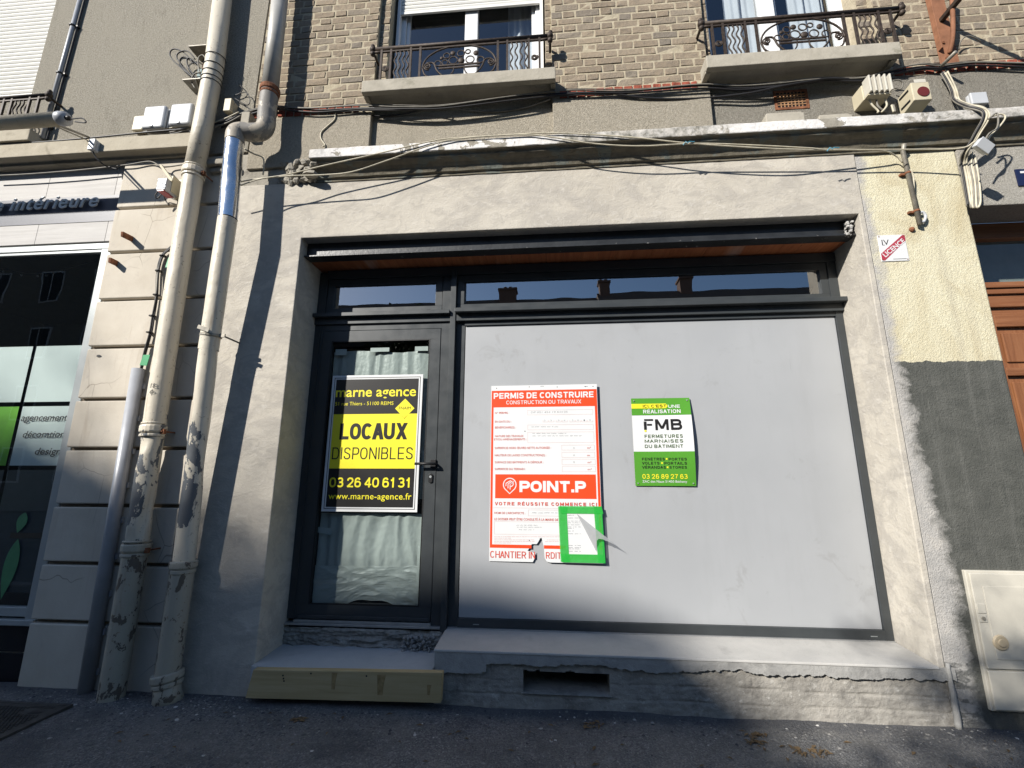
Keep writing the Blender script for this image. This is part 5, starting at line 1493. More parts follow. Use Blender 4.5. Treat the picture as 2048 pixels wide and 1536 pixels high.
# grey half round cable duct with cables and tags
du = thing('cable_duct', 'smooth grey cable duct running down the cream stone pier', 'cable duct', (-3.4, 0, 0))
t0, t1 = W(277, 738, -.035), W(172, 1376, -.035); t1.z = -.02
mb = MB().tube([t0, t1], .045, 18); mb.build('duct_cover', M['duct'], du, smooth=True)
mb = MB()
for k in range(9):
    c = t0.lerp(t1, .06 + .11 * k); mb.box(c.x + .044, c.x + .054, -.02, 0, c.z - .02, c.z + .02)
mb.build('fixing_lug', M['duct'], du)
bpts = [(347, 491), (338, 500), (326, 512), (317.5, 542), (313, 590), (305, 632), (299.5, 665), (288, 706), (280, 745)]
cb = thing('cable_bundle', 'black and white cables rising from the grey duct behind the tall downpipe', 'cables', (-3.3, -.02, 2.5))
for k in range(5):
    dx = (k - 2) * 1.9
    pts = spline([W(u + dx * math.sin(i * .7 + k), v, -.022 - .007 * (k % 3)) for i, (u, v) in enumerate(bpts)], 5)
    MB().tube(pts, .0065, 6).build('cable', M['cab_w'] if k == 3 else M['cab_k'], cb, smooth=True)
for k in range(5):
    p = W(*bpts[2 + k], -.028); mb = MB(); ring(mb, p, (0, 0, 1), .026, .008, 10); mb.build('cable_tie', M['cab_k'], cb)
for lab, (a, b, c, d) in (('green plastic tag tied to the cables just above the grey duct', (280, 709.6, 301, 730.5)), ('green plastic tag half hidden behind the tall downpipe', (331, 515, 346, 535))):
    p, q = W(a, d, -.055), W(c, b, -.055)
    mb = MB(); mb.prism([(p.x, p.z), (q.x - .012, p.z - .006), (q.x, q.z), (p.x + .015, q.z)], 'y', -.060, -.056)
    o = mb.build('cable_tag', M['green_t'], None, bevel=.001); tag(o, lab, 'tag', 'green cable tags')
for lab, tip, base in (('larger rusty iron stub sticking out of the cream pier', (244, 468, -.11), (266, 479, .01)), ('smaller rusty iron stub low beside the left shop window frame', (219, 520, -.08), (235, 527.5, .01))):
    mb = MB().bar(W(*tip), W(*base), .022, .045); o = mb.build('iron_stub', M['rust'], None, bevel=.003); tag(o, lab, 'iron stub', 'iron stubs in the pier')

# ================================================================== boxes, lamps and fittings
def wallbox(name, label, cat, u0, v0, u1, v1, d, m, y0=0.0, bevel=.012, group=None, lid=True):
    p, q = W(u0, v1, y0 - d), W(u1, v0, y0 - d)
    t = thing(name, label, cat, ((p.x + q.x) / 2, y0, p.z), group)
    MB().box(p.x, q.x, y0 - d * .55, y0 + .002, p.z, q.z).build('case', m, t, bevel=min(bevel, .01))
    MB().box(p.x - .002, q.x + .002, y0 - d, y0 - d * .55 - .002, p.z - .002, q.z + .002).build('lid', m, t, bevel=bevel, seg=4)
    return t, p, q
for lab, b in (('white rounded meter box, left one of the pair above the left ledge', (280, 209, 332, 256)), ('white rounded meter box touching the tall downpipe', (334, 204, 385, 249))):
    t, p, q = wallbox('meter_box', lab, 'meter box', *b, .11, M['white'], bevel=.028, group='white meter boxes')
    MB().frame(p.x + .03, q.x - .03, q.z - .06, q.z - .025, .004, -.1115).build('label_frame', M['duct'], t, fix=False)
    MB().box((p.x + q.x) / 2 - .018, (p.x + q.x) / 2 + .012, -.115, -.108, p.z + .008, p.z + .03).build('latch', M['duct'], t, bevel=.003)
wallbox('service_box', 'small beige box peeping out behind the white meter boxes', 'junction box', 262, 230, 290, 260, .06, M['beige'])
wallbox('junction_box', 'small cream junction box between the two downpipes', 'junction box', 446, 196, 463, 221, .09, M['beige'], bevel=.006)
wallbox('stone_box', 'greyish concrete box sitting above the pipe bend', 'junction box', 478, 223, 500, 262, .10, M['slab'], bevel=.008)
# open terminal frame with loose cable loops
tf = thing('terminal_frame', 'open rusty terminal frame with wild cable loops behind the tall downpipe', 'terminal box', (-3.2, 0, 5.1))
a, b = W(376, 93, -.15), W(412, 91, -.15)
MB().box(a.x, b.x, -.15, .0, a.z, a.z + .012).build('top_plate', M['greysteel'], tf, bevel=.002)
c, d = W(364, 160, -.15), W(404, 160, -.15)
mb = MB().box(c.x, b.x, -.15, .0, c.z, c.z + .012); mb.prism([(-.15, c.z), (0, c.z), (0, c.z - .16)], 'x', c.x + .12, c.x + .13)
mb.build('bottom_plate', M['greysteel'], tf, bevel=.002)
MB().box(a.x + .05, b.x, -.02, 0, c.z, a.z).build('back_plate', M['rust'], tf)
mb = MB()
for k in range(14): mb.box(a.x + .06 + .008 * (k % 7), a.x + .066 + .008 * (k % 7), -.07, -.02, c.z + .03 + .09 * (k // 7), c.z + .11 + .09 * (k // 7))
mb.build('terminal_strip', simple('teal_terminal', (.06, .16, .17), .5), tf)
L5 = lambda a, b, y: W(320 + a * .2343, 60 + b * .2343, y)
for k, pts in enumerate((((290, 420), (200, 340), (105, 250), (85, 195), (120, 162), (200, 190), (280, 270)), ((285, 415), (215, 330), (150, 250), (150, 205), (200, 178), (250, 190), (300, 250)), ((300, 420), (220, 350), (170, 280), (180, 240), (220, 232), (290, 290)), ((320, 420), (250, 330), (230, 260), (260, 240), (330, 300)),
                       ((350, 400), (330, 320), (330, 240), (365, 215), (395, 250)), ((300, 500), (270, 440), (290, 380), (350, 360)))):
    MB().tube(spline([L5(a, b, -.06 - .012 * k) for a, b in pts], 7), .0062, 6).build('cable', M['cab_k'] if k < 4 else M['cab_g'], tf, smooth=True)
# tubular strip light held out from the ledge
lt = thing('strip_light', 'long grey tubular strip light held out in front of the left shop ledge', 'strip light', (-4.2, -.58, 4.3))
TB = W(118, 238, -.49)
mb = MB().tube([(-7.5, TB.y, TB.z), (TB.x, TB.y, TB.z)], .053, 20); mb.build('tube_housing', M['leftconc'], lt, smooth=True)
mb = MB().tube([(TB.x - .01, TB.y, TB.z), (TB.x + .02, TB.y, TB.z), (TB.x + .07, TB.y, TB.z), (TB.x + .082, TB.y, TB.z)], [.05, .056, .050, .02], 20); mb.build('end_cap', M['duct'], lt, smooth=True)
mb = MB().tube([(TB.x + .07, TB.y - .01, TB.z - .005), (TB.x + .105, TB.y - .01, TB.z - .01)], .018, 10); mb.build('cable_gland', M['black'], lt)
Z4 = zoom(0, 0, .2149)
mb = MB().tube(spline([(TB.x + .10, TB.y, TB.z - .01), Z4(760, 1100, -.57), Z4(800, 1130, -.57), Z4(780, 1142, -.57), Z4(700, 1132, -.565)], 6), .005, 6); mb.build('cable', M['cab_k'], lt, smooth=True)
bx = W(184, 287, -.13)
mb = MB().tube([(TB.x - .02, TB.y + .02, TB.z - .04), W(176, 274, -.11)], .010, 8).tube([(TB.x - .05, TB.y + .02, TB.z - .045), W(172, 279, -.11)], .006, 8)
mb.build('support_arm', M['greysteel'], lt)
t, p, q = wallbox('socket_box', 'small white socket box on the left ledge at the foot of the strip light arm', 'junction box', 174, 277, 190, 298, .05, M['white'], y0=-.105, bevel=.004)
# small wall projector on the pier
pj_ = thing('wall_projector', 'beige and grey wall projector hanging from a bracket on the cream pier', 'projector', (-3.35, 0, 4.0))
P = lambda u, v, y: W(u, v, y)
a, b = P(333, 386, -.10), P(352, 348, -.10)
mb = MB().box(a.x, b.x, -.03, 0, a.z, b.z).box(b.x - .015, b.x, -.12, -.03, a.z, b.z - .03); mb.build('bracket_plate', M['beige'], pj_, bevel=.004)
a, b = P(313, 381, -.16), P(332, 357, -.16)
MB().box(a.x, b.x + .02, -.17, -.05, a.z, b.z).build('lamp_head', M['duct'], pj_, bevel=.006)
MB().box(a.x + .01, b.x, -.165, -.06, a.z - .008, a.z).build('lens', M['enamel_r'], pj_)
mb = MB().bar(P(322, 331, -.06), P(345, 362, -.13), .012, .022); mb.build('hanger', M['beige'], pj_)
mb = MB().tube(spline([P(318, 380, -.1), P(311, 390, -.1), P(314, 397, -.09), P(326, 388, -.08), P(331, 400, -.02), P(338, 411, -.01)], 6), .005, 6); mb.build('cable', M['cab_k'], pj_, smooth=True)
# right hand boxes
Z7 = zoom(1700, 100, .23434)
rb = thing('telephone_box', 'ribbed cream cable box with stepped white ribs under the right balcony', 'junction box', (2.6, 0, 4.4))
dpt = .15
a, b = Z7(176, 345, -dpt), Z7(352, 208, -dpt)
MB().box(a.x - .004, b.x + .004, -.075, .045, a.z - .015, b.z - .01).build('case', M['beige'], rb, bevel=.006)
mb = MB(); n = 9; ww = (b.x - a.x) / n
for k in range(n):
    mb.box(a.x + ww * k + .003, a.x + ww * (k + 1) - .003, -dpt + (.02 if k % 2 else 0), -.076, a.z + (.012 if k % 2 else 0), b.z + (.0 if k % 2 else .012))
mb.build('ribbed_lid', M['cab'], rb, bevel=.003)
MB().box(a.x + .0, b.x - .0, -dpt + .03, -.0751, a.z - .012, a.z + .002).build('lid_base', M['beige'], rb)
for k, pts in enumerate((((160, 420), (190, 470), (240, 520), (235, 535)), ((225, 430), (240, 480), (300, 530)), ((300, 425), (315, 470), (290, 510), (270, 530)), ((370, 470), (380, 500), (385, 530)), ((355, 470), (365, 505), (372, 530)))):
    MB().tube(spline([Z7(x, y, -.07 - .006 * k) for x, y in pts], 5), .0075, 6).build('cable', M['cab_g'] if k % 2 else M['cab_w'], rb, smooth=True)
al = thing('alarm_box', 'cream wedge shaped box with a dark red round button beside the ribbed box', 'alarm box', (2.95, 0, 4.3))
a, b = Z7(548, 428, -.15), Z7(672, 268, -.15)
mb = MB(); mb.prism([(.0, a.z - .03), (-.15, a.z), (-.15, b.z), (-.0, b.z - .02)], 'x', a.x, b.x); mb.build('case', M['beige'], al, bevel=.006)
mb = MB(); mb.tube([((a.x + b.x) / 2 + .01, -.156, a.z + .07), ((a.x + b.x) / 2 + .01, -.149, a.z + .07)], .042, 20); mb.build('button', simple('dark_red_button', (.13, .02, .018), .5), al)
mb = MB()
mb.rect((a.x + b.x) / 2 - .04, (a.x + b.x) / 2 + .045, a.z + .155, a.z + .185, -.1505); mb.build('embossed_label', M['cab'], al, fix=False)
mb = MB().box(a.x - .004, a.x, -.12, -.03, a.z + .02, a.z + .035).box(a.x - .004, a.x, -.12, -.03, b.z - .05, b.z - .035); mb.build('vent_slot', M['black'], al)
mb = MB().tube(spline([Z7(365, 262, -.06), Z7(425, 258, -.06), Z7(450, 290, -.05), Z7(430, 335, -.05), Z7(380, 320, -.05)], 5), .006, 6)
o = mb.build('loose_cable', M['cab_g'], None, smooth=True); tag(o, 'short stiff cable hooking between the ribbed box and the button box', 'cable')
t, p, q = wallbox('junction_box', 'flat white box on the grey roughcast just above the right end of the cornice', 'junction box', 1946, 183, 1973, 207, .05, M['white'], bevel=.008)
hb = thing('hanging_box', 'white cable box dangling askew from its wires below the cornice on the right', 'junction box', (3.25, -.2, 3.9))
cc = W(1965, 293, -.26)
def tiltp(p, an=-.62, ax=.35):
    d = (Vector(p) - cc) * .62
    x = d.x * math.cos(an) - d.z * math.sin(an); z_ = d.x * math.sin(an) + d.z * math.cos(an)
    y = d.y * math.cos(ax) - z_ * math.sin(ax); z_ = d.y * math.sin(ax) + z_ * math.cos(ax)
    return cc + Vector((x, y, z_))
MB().box(cc.x - .085, cc.x + .085, cc.y - .03, cc.y + .03, cc.z - .055, cc.z + .055).build('case', M['white'], hb, bevel=.008, warp=tiltp)
MB().box(cc.x - .088, cc.x + .088, cc.y - .042, cc.y - .031, cc.z - .058, cc.z + .058).build('lid', M['white'], hb, bevel=.004, warp=tiltp)
for s in (-1, 1): MB().box(cc.x + .085, cc.x + .112, cc.y - .012, cc.y + .012, cc.z + s * .03 - .012, cc.z + s * .03 + .012).build('cable_gland', M['cab'], hb, bevel=.003, warp=tiltp)
for k, pts in enumerate((((1150, 770), (1190, 710), (1250, 670), (1265, 600), (1250, 540), (1180, 590)), ((1170, 780), (1200, 730), (1270, 660), (1325, 580), (1290, 548), (1200, 570)))):
    MB().tube(spline([Z7(x, y, -.24 + .02 * k) for x, y in pts], 6), .006, 6).build('cable', M['cab_w'] if k else M['cab_g'], hb, smooth=True)
# rusty air grille
Z3 = zoom(1280, 0, .375)
yv = .045
a, b = Z3(722, 590, yv), Z3(888, 476, yv)
vg = thing('air_grille', 'rusty orange square air grille in the grey wall band', 'vent grille', ((a.x + b.x) / 2, yv, a.z))
fr_ = .022
MB().box(a.x, b.x, yv - .006, yv + .01, a.z, a.z + fr_).box(a.x, b.x, yv - .006, yv + .01, b.z - fr_, b.z).box(a.x, a.x + fr_, yv - .006, yv + .01, a.z + fr_, b.z - fr_).box(b.x - fr_, b.x, yv - .006, yv + .01, a.z + fr_, b.z - fr_).build('grille_frame', M['rust'], vg, bevel=.002)
mb = MB(); nxg, nzg = 8, 6
for k in range(1, nxg): x = a.x + fr_ + (b.x - a.x - 2 * fr_) * k / nxg; mb.box(x - .004, x + .004, yv - .004, yv + .004, a.z + fr_, b.z - fr_)
for k in range(1, nzg): z = a.z + fr_ + (b.z - a.z - 2 * fr_) * k / nzg; mb.box(a.x + fr_, b.x - fr_, yv - .0055, yv + .003, z - .004, z + .004)
mb.build('grille_bars', simple('orange_rust', (.36, .20, .10), .8, 0, .4, 30), vg)
MB().rect(a.x + .005, b.x - .005, a.z + .005, b.z - .005, yv - .0008).build('dark_duct', M['black'], vg, fix=False)
for lab, (u0, v0, u1, v1) in (('loose concrete slab lying on the cornice under the rusty grille', (1531, 222, 1606, 238)), ('thin concrete slab on the cornice between the grille slab and the ribbed box', (1636, 226, 1702, 232))):
    p, q = W(u0, v1, -.10), W(u1, v0, -.10)
    mb = MB(); mb.box(p.x, q.x, -.11, .03, 4.196, q.z - .018); mb.box(p.x + .012, q.x - .012, -.10, .03, q.z - .0175, q.z)
    o = mb.build('concrete_slab', M['slab'], None, bevel=.006); tag(o, lab, 'concrete slab', 'loose slabs on the cornice')
# rusty sign bracket
br = thing('sign_bracket', 'rusty red iron sign bracket bolted to the brick wall at the upper right', 'sign bracket', (3.25, 0, 4.9))
a, b = Z3(1548, 340, -.012), Z3(1600, 20, -.012)
c = Z3(1705, 335, -.012)
b = Z3(1603, 338, -.012)
MB().box(b.x, c.x, -.014, -.006, c.z, 5.75).box(b.x, b.x + .012, -.05, -.014, c.z + .12, 5.75).build('wall_plate', M['oxide'], br, bevel=.002)
px_ = (b.x + c.x) / 2 + .01; pz_ = Z3(1615, 105, -.02).z
MB().bar((px_, -.012, pz_), (px_, -.95, pz_ + .03), .035, .035).build('arm', M['iron'], br, bevel=.003)
mb = MB().tube(spline([(px_, -.015, pz_ - .33), (px_, -.06, pz_ - .25), (px_, -.10, pz_ - .10), (px_, -.16, pz_ + .25)], 6), .016, 8); mb.build('brace', M['oxide'], br, smooth=True)
mb = MB()
for z in (c.z + .05, c.z + .20, 5.55): mb.tube([(px_ - .03, -.022, z), (px_ - .03, -.006, z)], .012, 6)
mb.build('bolt', M['rust'], br)
mb = MB().tube([W(1874, 141, 0), W(1874, 141, 0) + Vector((0, -.17, -.01))], .014, 10)
o = mb.build('pipe_stub', M['greysteel'], None, smooth=True); tag(o, 'short dark pipe stub poking out of the wall below the sign bracket', 'pipe stub')
# conduit on the yellow pier
cp = thing('wall_conduit', 'thin weathered conduit pipe running down the yellow pier above the licence plate', 'conduit', (2.7, 0, 3.2))
a, b = Z7(452, 870, -.02), Z7(596, 1488, -.02)
MB().tube([a + Vector((-.004, -.03, .05)), a, b], .0165, 12).build('pipe', M['greysteel'], cp, smooth=True)
for t in (.3, .82):
    c = a.lerp(b, t); mb = MB(); ring(mb, c, b - a, .020, .014, 12); mb.box(c.x - .045, c.x, -.012, .012, c.z - .008, c.z + .008); mb.build('clamp', M['rust'], cp)
MB().tube(spline([Z7(505, 1020, -.03), Z7(535, 1060, -.03), Z7(545, 1130, -.025), Z7(545, 1250, -.025), Z7(570, 1340, -.022), Z7(600, 1380, -.02)], 5), .006, 6).build('cable', M['cab_w'], cp, smooth=True)
MB().tube(spline([Z7(590, 1395, -.01), Z7(620, 1385, -.012), Z7(645, 1420, -.012), Z7(630, 1465, -.012), Z7(600, 1465, -.012)], 6), .010, 8).build('cable_end', M['white'], cp, smooth=True)
mb = MB(); c = Z7(530, 1530, .004); mb.ball((c.x, .008, c.z), .02, 8, 5); mb.build('rusty_anchor', M['rust'], cp)
# meter cabinet
mc_ = thing('meter_cabinet', 'cream plastic meter cabinet set low in the dark grey pier', 'meter cabinet', (2.88, 0, .11))
Z6 = zoom(1840, 1100, .28377)
kx0, kx1, kz0, kz1 = 2.622, 3.14, .108, .905
yk = -.024
zsp = Z6(460, 845, yk).z
MB().box(kx0, kx1, -.010, .10, kz0, kz1).build('frame', M['cab'], mc_, bevel=.004)
MB().box(kx0 + .014, kx1 - .014, yk, -.011, zsp + .006, kz1 - .014).build('door', M['cab'], mc_, bevel=.004)
MB().box(kx0 + .014, kx1 - .014, yk, -.011, kz0 + .012, zsp - .006).build('lower_panel', M['cab'], mc_, bevel=.004)
mb = MB().box(kx0 + .075, kx1 - .05, yk - .003, yk, zsp + .06, kz1 - .09); mb.build('raised_panel', M['cab'], mc_, bevel=.003)
c = Z6(565, 652, yk)
mb = MB().tube([(c.x, yk - .012, c.z), (c.x, yk - .002, c.z)], [.040, .046], 26).tube([(c.x, yk - .018, c.z), (c.x, yk - .0125, c.z)], [.022, .024], 20); mb.build('round_lock', simple('tan_plastic', (.46, .38, .26), .45), mc_, bevel=.002)
c = Z6(440, 480, yk)
MB().box(c.x - .022, c.x + .022, yk - .006, yk, c.z - .022, c.z + .022).build('lock_plate', M['cab'], mc_, bevel=.002)
mb = MB().tube([(c.x, yk - .012, c.z), (c.x, yk - .006, c.z)], .011, 12); mb.build('lock_barrel', M['greysteel'], mc_)
c = Z6(430, 412, yk); MB().box(c.x - .024, c.x + .024, yk - .005, yk, c.z - .028, c.z + .028).build('latch_plate', M['cab'], mc_, bevel=.002)
# raw timber board in front of the step
yb_ = -.095
mb = MB()
mb.prism([(XL + .02, .032), (-.728, .055), (-.722, .232), (XL + .055, .206)], 'y', yb_, yb_ + .05)
tb = thing('timber_board', 'raw yellowish timber board laid along the front of the door step', 'board', (-1.4, yb_, .03))
mb.build('plank', M['board'], tb, bevel=.004)
mb = MB()
for u, v in ((622, 1347), (566, 1351), (567, 1357), (568, 1362), (733, 1352)):
    p = W(u, v, yb_); mb.disc((p.x, p.z), .006, yb_ - .0008, 8)
mb.build('nail_hole', M['k_ink'], tb, fix=False)
mb = MB()
for u, v, w_, h_ in ((668, 1362, .02, .1), (762, 1370, .03, .12), (858, 1380, .015, .06)):
    p = W(u, v, yb_); mb.flat([(p.x - w_, p.z + h_ / 2), (p.x + w_, p.z + h_ / 2), (p.x + w_ * .6, p.z), (p.x + w_ * .5, p.z - h_ / 2), (p.x - w_ * .7, p.z - h_ / 2)], yb_ - .0006)
mb.build('resin_stain', simple('resin_brown', (.33, .235, .11), .7, 0, .3, 30, .2, 0), tb, fix=False)
# cast iron lid in the pavement
ml = thing('inspection_cover', 'cast iron inspection cover with chequered top set in the pavement', 'manhole cover', (-3.6, -.6, .005))
mx0, mx1, my0, my1 = -4.1, -3.165, -1.1, -.255
mb = MB().box(mx0, mx1, my0, my1, -.02, .014); mb.build('cover_plate', M['castlid'], ml, bevel=.003)
mb = MB(); k = 0
y = my1 - .05
while y > my0:
    x = mx0 + .04 + (.012 if k % 2 else 0)
    while x < mx1 - .04:
        if not (x > mx1 - .22 and y > my1 - .13): mb.box(x, x + .013, y - .005, y + .005, .0141, .0185)
        x += .025
    y -= .017; k += 1
mb.build('chequer_relief', M['castlid'], ml, fix=False)
mb = MB().box(mx1 - .20, mx1 - .13, my1 - .045, my1 - .020, .0142, .0155).box(mx1 - .11, mx1 - .05, my1 - .045, my1 - .020, .0142, .0155).box(mx1 - .14, mx1 - .07, my1 - .115, my1 - .085, .0142, .0155)
mb.build('lifting_slot', M['black'], ml)
mb = MB().box(mx1 + .002, mx1 + .024, my0, my1 + .024, -.02, .016).box(mx0, mx1 + .002, my1 + .002, my1 + .024, -.02, .016); mb.build('rim', M['castlid'], ml, bevel=.002)

# ================================================================== cables on the facade
def cable(label, pts, r, m, y=-.03, n=6):
    P_ = [W(p[0], p[1], p[2] if len(p) > 2 else y) for p in pts]
    o = MB().tube(spline(P_, n), r, 6).build('cable', M[m], None, smooth=True)
    tag(o, label, 'cable')
    return o
def bundle(name, label, base, offs, y=-.03):
    t = thing(name, label, 'cables', W(base[0][0], base[0][1], y))
    for k, (du_, dv, r, m, ph) in enumerate(offs):
        P_ = [W(p[0] + du_, p[1] + dv + 1.3 * math.sin(i * 1.3 + ph), (p[2] if len(p) > 2 else y) - .006 * (k % 3)) for i, p in enumerate(base)]
        MB().tube(spline(P_, 6), r, 6).build('cable', M[m], t, smooth=True)
    return t
main = [(440, 250), (470, 238), (500, 226, -.02), (545, 216), (600, 219), (640, 220), (724, 215), (800, 216, -.05), (884, 214, -.05), (1015, 197, -.05), (1109, 187), (1160, 184), (1230, 184), (1290, 181), (1404, 172), (1480, 176, -.02), (1560, 170, -.03), (1640, 160, -.03), (1726, 158, -.03), (1782, 144), (1842, 133), (1880, 135), (1917, 130), (1960, 127), (2080, 131)]
bundle('cable_bundle', 'long bundle of black cables clipped along the wall below the balconies', main, [(0, 0, .0085, 'cab_k', 0), (3, 3, .0075, 'cab_k', 2), (-4, -3, .006, 'cab_g', 4), (2, 5, .006, 'cab_k', 1), (0, -5, .005, 'cab_g', 3)])
cable('thick black cable swooping from the wall bundle behind the rusty grille', [(1150, 188), (1220, 187), (1280, 195, -.02), (1350, 198, -.01), (1422, 195, .0), (1500, 186, -.03), (1560, 173, -.04), (1617, 163, -.05), (1662, 157, -.05), (1720, 160)], .0095, 'cab_k')
cable('thin dark cable sagging under the left balcony', [(880, 215, -.04), (915, 218, .02), (984, 224, .035), (1046, 216, .03), (1102, 198, -.01)], .006, 'cab_g')
cable('black cable fork drooping from the bundle left of the left balcony panel', [(725, 222), (750, 232, .03), (800, 229, .03), (850, 219, -.0), (890, 214, -.04)], .007, 'cab_k')
cable('upper one of the two cream cables slung across the cornice', [(478, 372, -.20), (520, 358, -.19), (575, 349, -.18), (640, 333, -.17), (765, 305, -.17), (860, 283, -.165), (900, 277, -.165), (980, 272, -.165), (1062, 267, -.165), (1109, 266, -.165), (1200, 270, -.165), (1280, 276, -.165), (1385, 287, -.17), (1542, 297, -.16), (1655, 300, -.12), (1760, 301, -.08), (1790, 311, -.04), (1805, 325, -.02)], .0056, 'cab_w')
cable('lower one of the two cream cables slung across the cornice', [(440, 374, -.18), (500, 360, -.18), (575, 352, -.18), (640, 350, -.17), (702, 344, -.17), (771, 322, -.17), (859, 291, -.168), (921, 277, -.168), (1043, 269, -.168), (1109, 275, -.168), (1187, 287, -.168), (1280, 292, -.17), (1392, 287, -.172), (1500, 290, -.16), (1617, 296, -.14), (1655, 299, -.13), (1800, 299, -.12), (1917, 297, -.14), (1950, 283, -.18)], .0056, 'cab_w')
cable('cream cable dropping down the roughcast left of the left balcony', [(668, 217, -.02), (670, 237, -.012), (655, 252, -.012), (643, 264, -.012), (642, 277, -.012), (650, 290, -.012), (645, 293, -.02)], .006, 'cab_w')
cable('cream wire bending round behind the galvanised sleeve to the broken cornice', [(487, 297, -.12), (508, 308, -.10), (525, 315, -.08), (528, 330, -.06), (526, 350, -.05)], .006, 'cab_w')
cable('dark cable running along the underside of the left ledge to the tall downpipe', [(-20, 352, -.02), (60, 348, -.02), (150, 341, -.02), (216, 334, -.02), (259, 329, -.03), (300, 323, -.03), (322, 333, -.05), (340, 333, -.03), (372, 328, -.03)], .0065, 'cab_g')
cable('black lead looping from the socket box under the left ledge', [(184, 296, -.13), (190, 312, -.11), (203, 326, -.08), (216, 334, -.03), (235, 338, -.02)], .006, 'cab_k')
cable('dark cable lying along the top edge of the left ledge', [(-20, 292, -.10), (100, 283, -.10), (200, 274, -.10), (300, 264, -.10), (372, 258, -.10)], .008, 'cab_k')
bundle('cable_bundle', 'tangle of grey cables under the white meter boxes', [(285, 258), (315, 262), (345, 260), (375, 254), (400, 262), (430, 248), (455, 240), (480, 228)], [(0, 0, .008, 'cab_k', 0), (2, 4, .007, 'cab_g', 1), (-2, -3, .006, 'cab_w', 2.5), (1, 7, .007, 'cab_k', 4)], -.05)
cable('wire looping over the cream junction box between the downpipes', [(478, 168, -.01), (485, 178, -.03), (478, 188, -.03), (470, 190, -.03), (492, 185, -.03), (500, 200, -.03), (494, 210, -.03), (470, 197, -.03), (490, 210, -.02), (508, 226, -.02)], .004, 'cab_k')
rt = [(1887, 144), (1899, 166), (1906, 182), (1912, 200), (1935, 211, -.12), (1958, 217, -.16), (1970, 225, -.175), (1968, 240, -.175), (1955, 262, -.15), (1942, 285, -.12), (1930, 302, -.09), (1925, 325, -.04), (1930, 355, -.03), (1936, 390, -.03), (1939, 410, -.03)]
t = bundle('cable_bundle', 'fat bundle of cream and grey cables twisting down past the right end of the cornice', rt, [(0, 0, .008, 'cab_g', 0), (3, 1, .008, 'cab_w', 1.5), (-3, 0, .007, 'cab_k', 3), (5, -2, .007, 'cab_w', 4.2), (-5, 2, .006, 'cab_g', 2), (8, 0, .006, 'cab_w', 5)])
for k, du_ in enumerate((0, 4, 8, 12)):
    P_ = [W(u + du_, v, -.035 - .006 * k) for u, v in ((1932, 305), (1931, 330), (1938, 365), (1940, 400), (1941, 413), (1945, 414), (1949, 400), (1946, 360), (1940, 325), (1936, 310))]
    MB().tube(spline(P_, 6), .007, 6).build('cable', M['cab_w'] if k % 2 else M['cab_g'], t, smooth=True)
cable('black cable lying on the pavement below the meter cabinet', [(1846, 1472, -.03), (1870, 1478, -.05), (1897, 1483, -.07), (1953, 1493, -.09), (2010, 1495, -.09), (2070, 1490, -.08)], .009, 'cab_k')
cable('thin lead hanging from the sign bracket', [(1918, 100, -.02), (1922, 82, -.05), (1935, 72, -.06), (1950, 76, -.05), (1962, 84, -.03)], .005, 'cab_g')
for lab, u, v in (('blue wire tie round the cream cables above the permit board', 1374, 287), ('blue wire tie round the cream cables left of the ribbed box', 1662, 299)):
    p = W(u, v, -.175); mb = MB()
    mb.tube([p + Vector((-.03, 0, -.012)), p + Vector((-.012, -.012, .008)), p + Vector((.0, -.014, -.006)), p + Vector((.018, -.012, .006)), p + Vector((.055, -.004, .008))], .0045, 6)
    o = mb.build('wire_tie', M['cab_b'], None); tag(o, lab, 'wire tie', 'blue wire ties')
# thin riser on the left roughcast
rs = thing('thin_downpipe', 'thin grey conduit rising beside the white roller shutter on the roughcast wall', 'conduit', (-4.6, -.03, 4.45))
a, b = Z4(745, 0, -.03), Z4(395, 1290, -.03)
MB().tube([a + (a - b) * .3, b], .019, 12).build('pipe', M['duct'], rs, smooth=True)
mb = MB(); mb.tube([a + (a - b) * .3 + Vector((.035, .01, 0)), b + Vector((.035, .01, 0))], .007, 6); mb.build('cable', M['cab_k'], rs)
for t in (.2, .55, .92):
    c = a.lerp(b, t); mb = MB(); ring(mb, c, b - a, .029, .014, 12); mb.box(c.x, c.x + .05, -.03, .0, c.z - .007, c.z + .007); mb.build('clip', M['black'], rs)

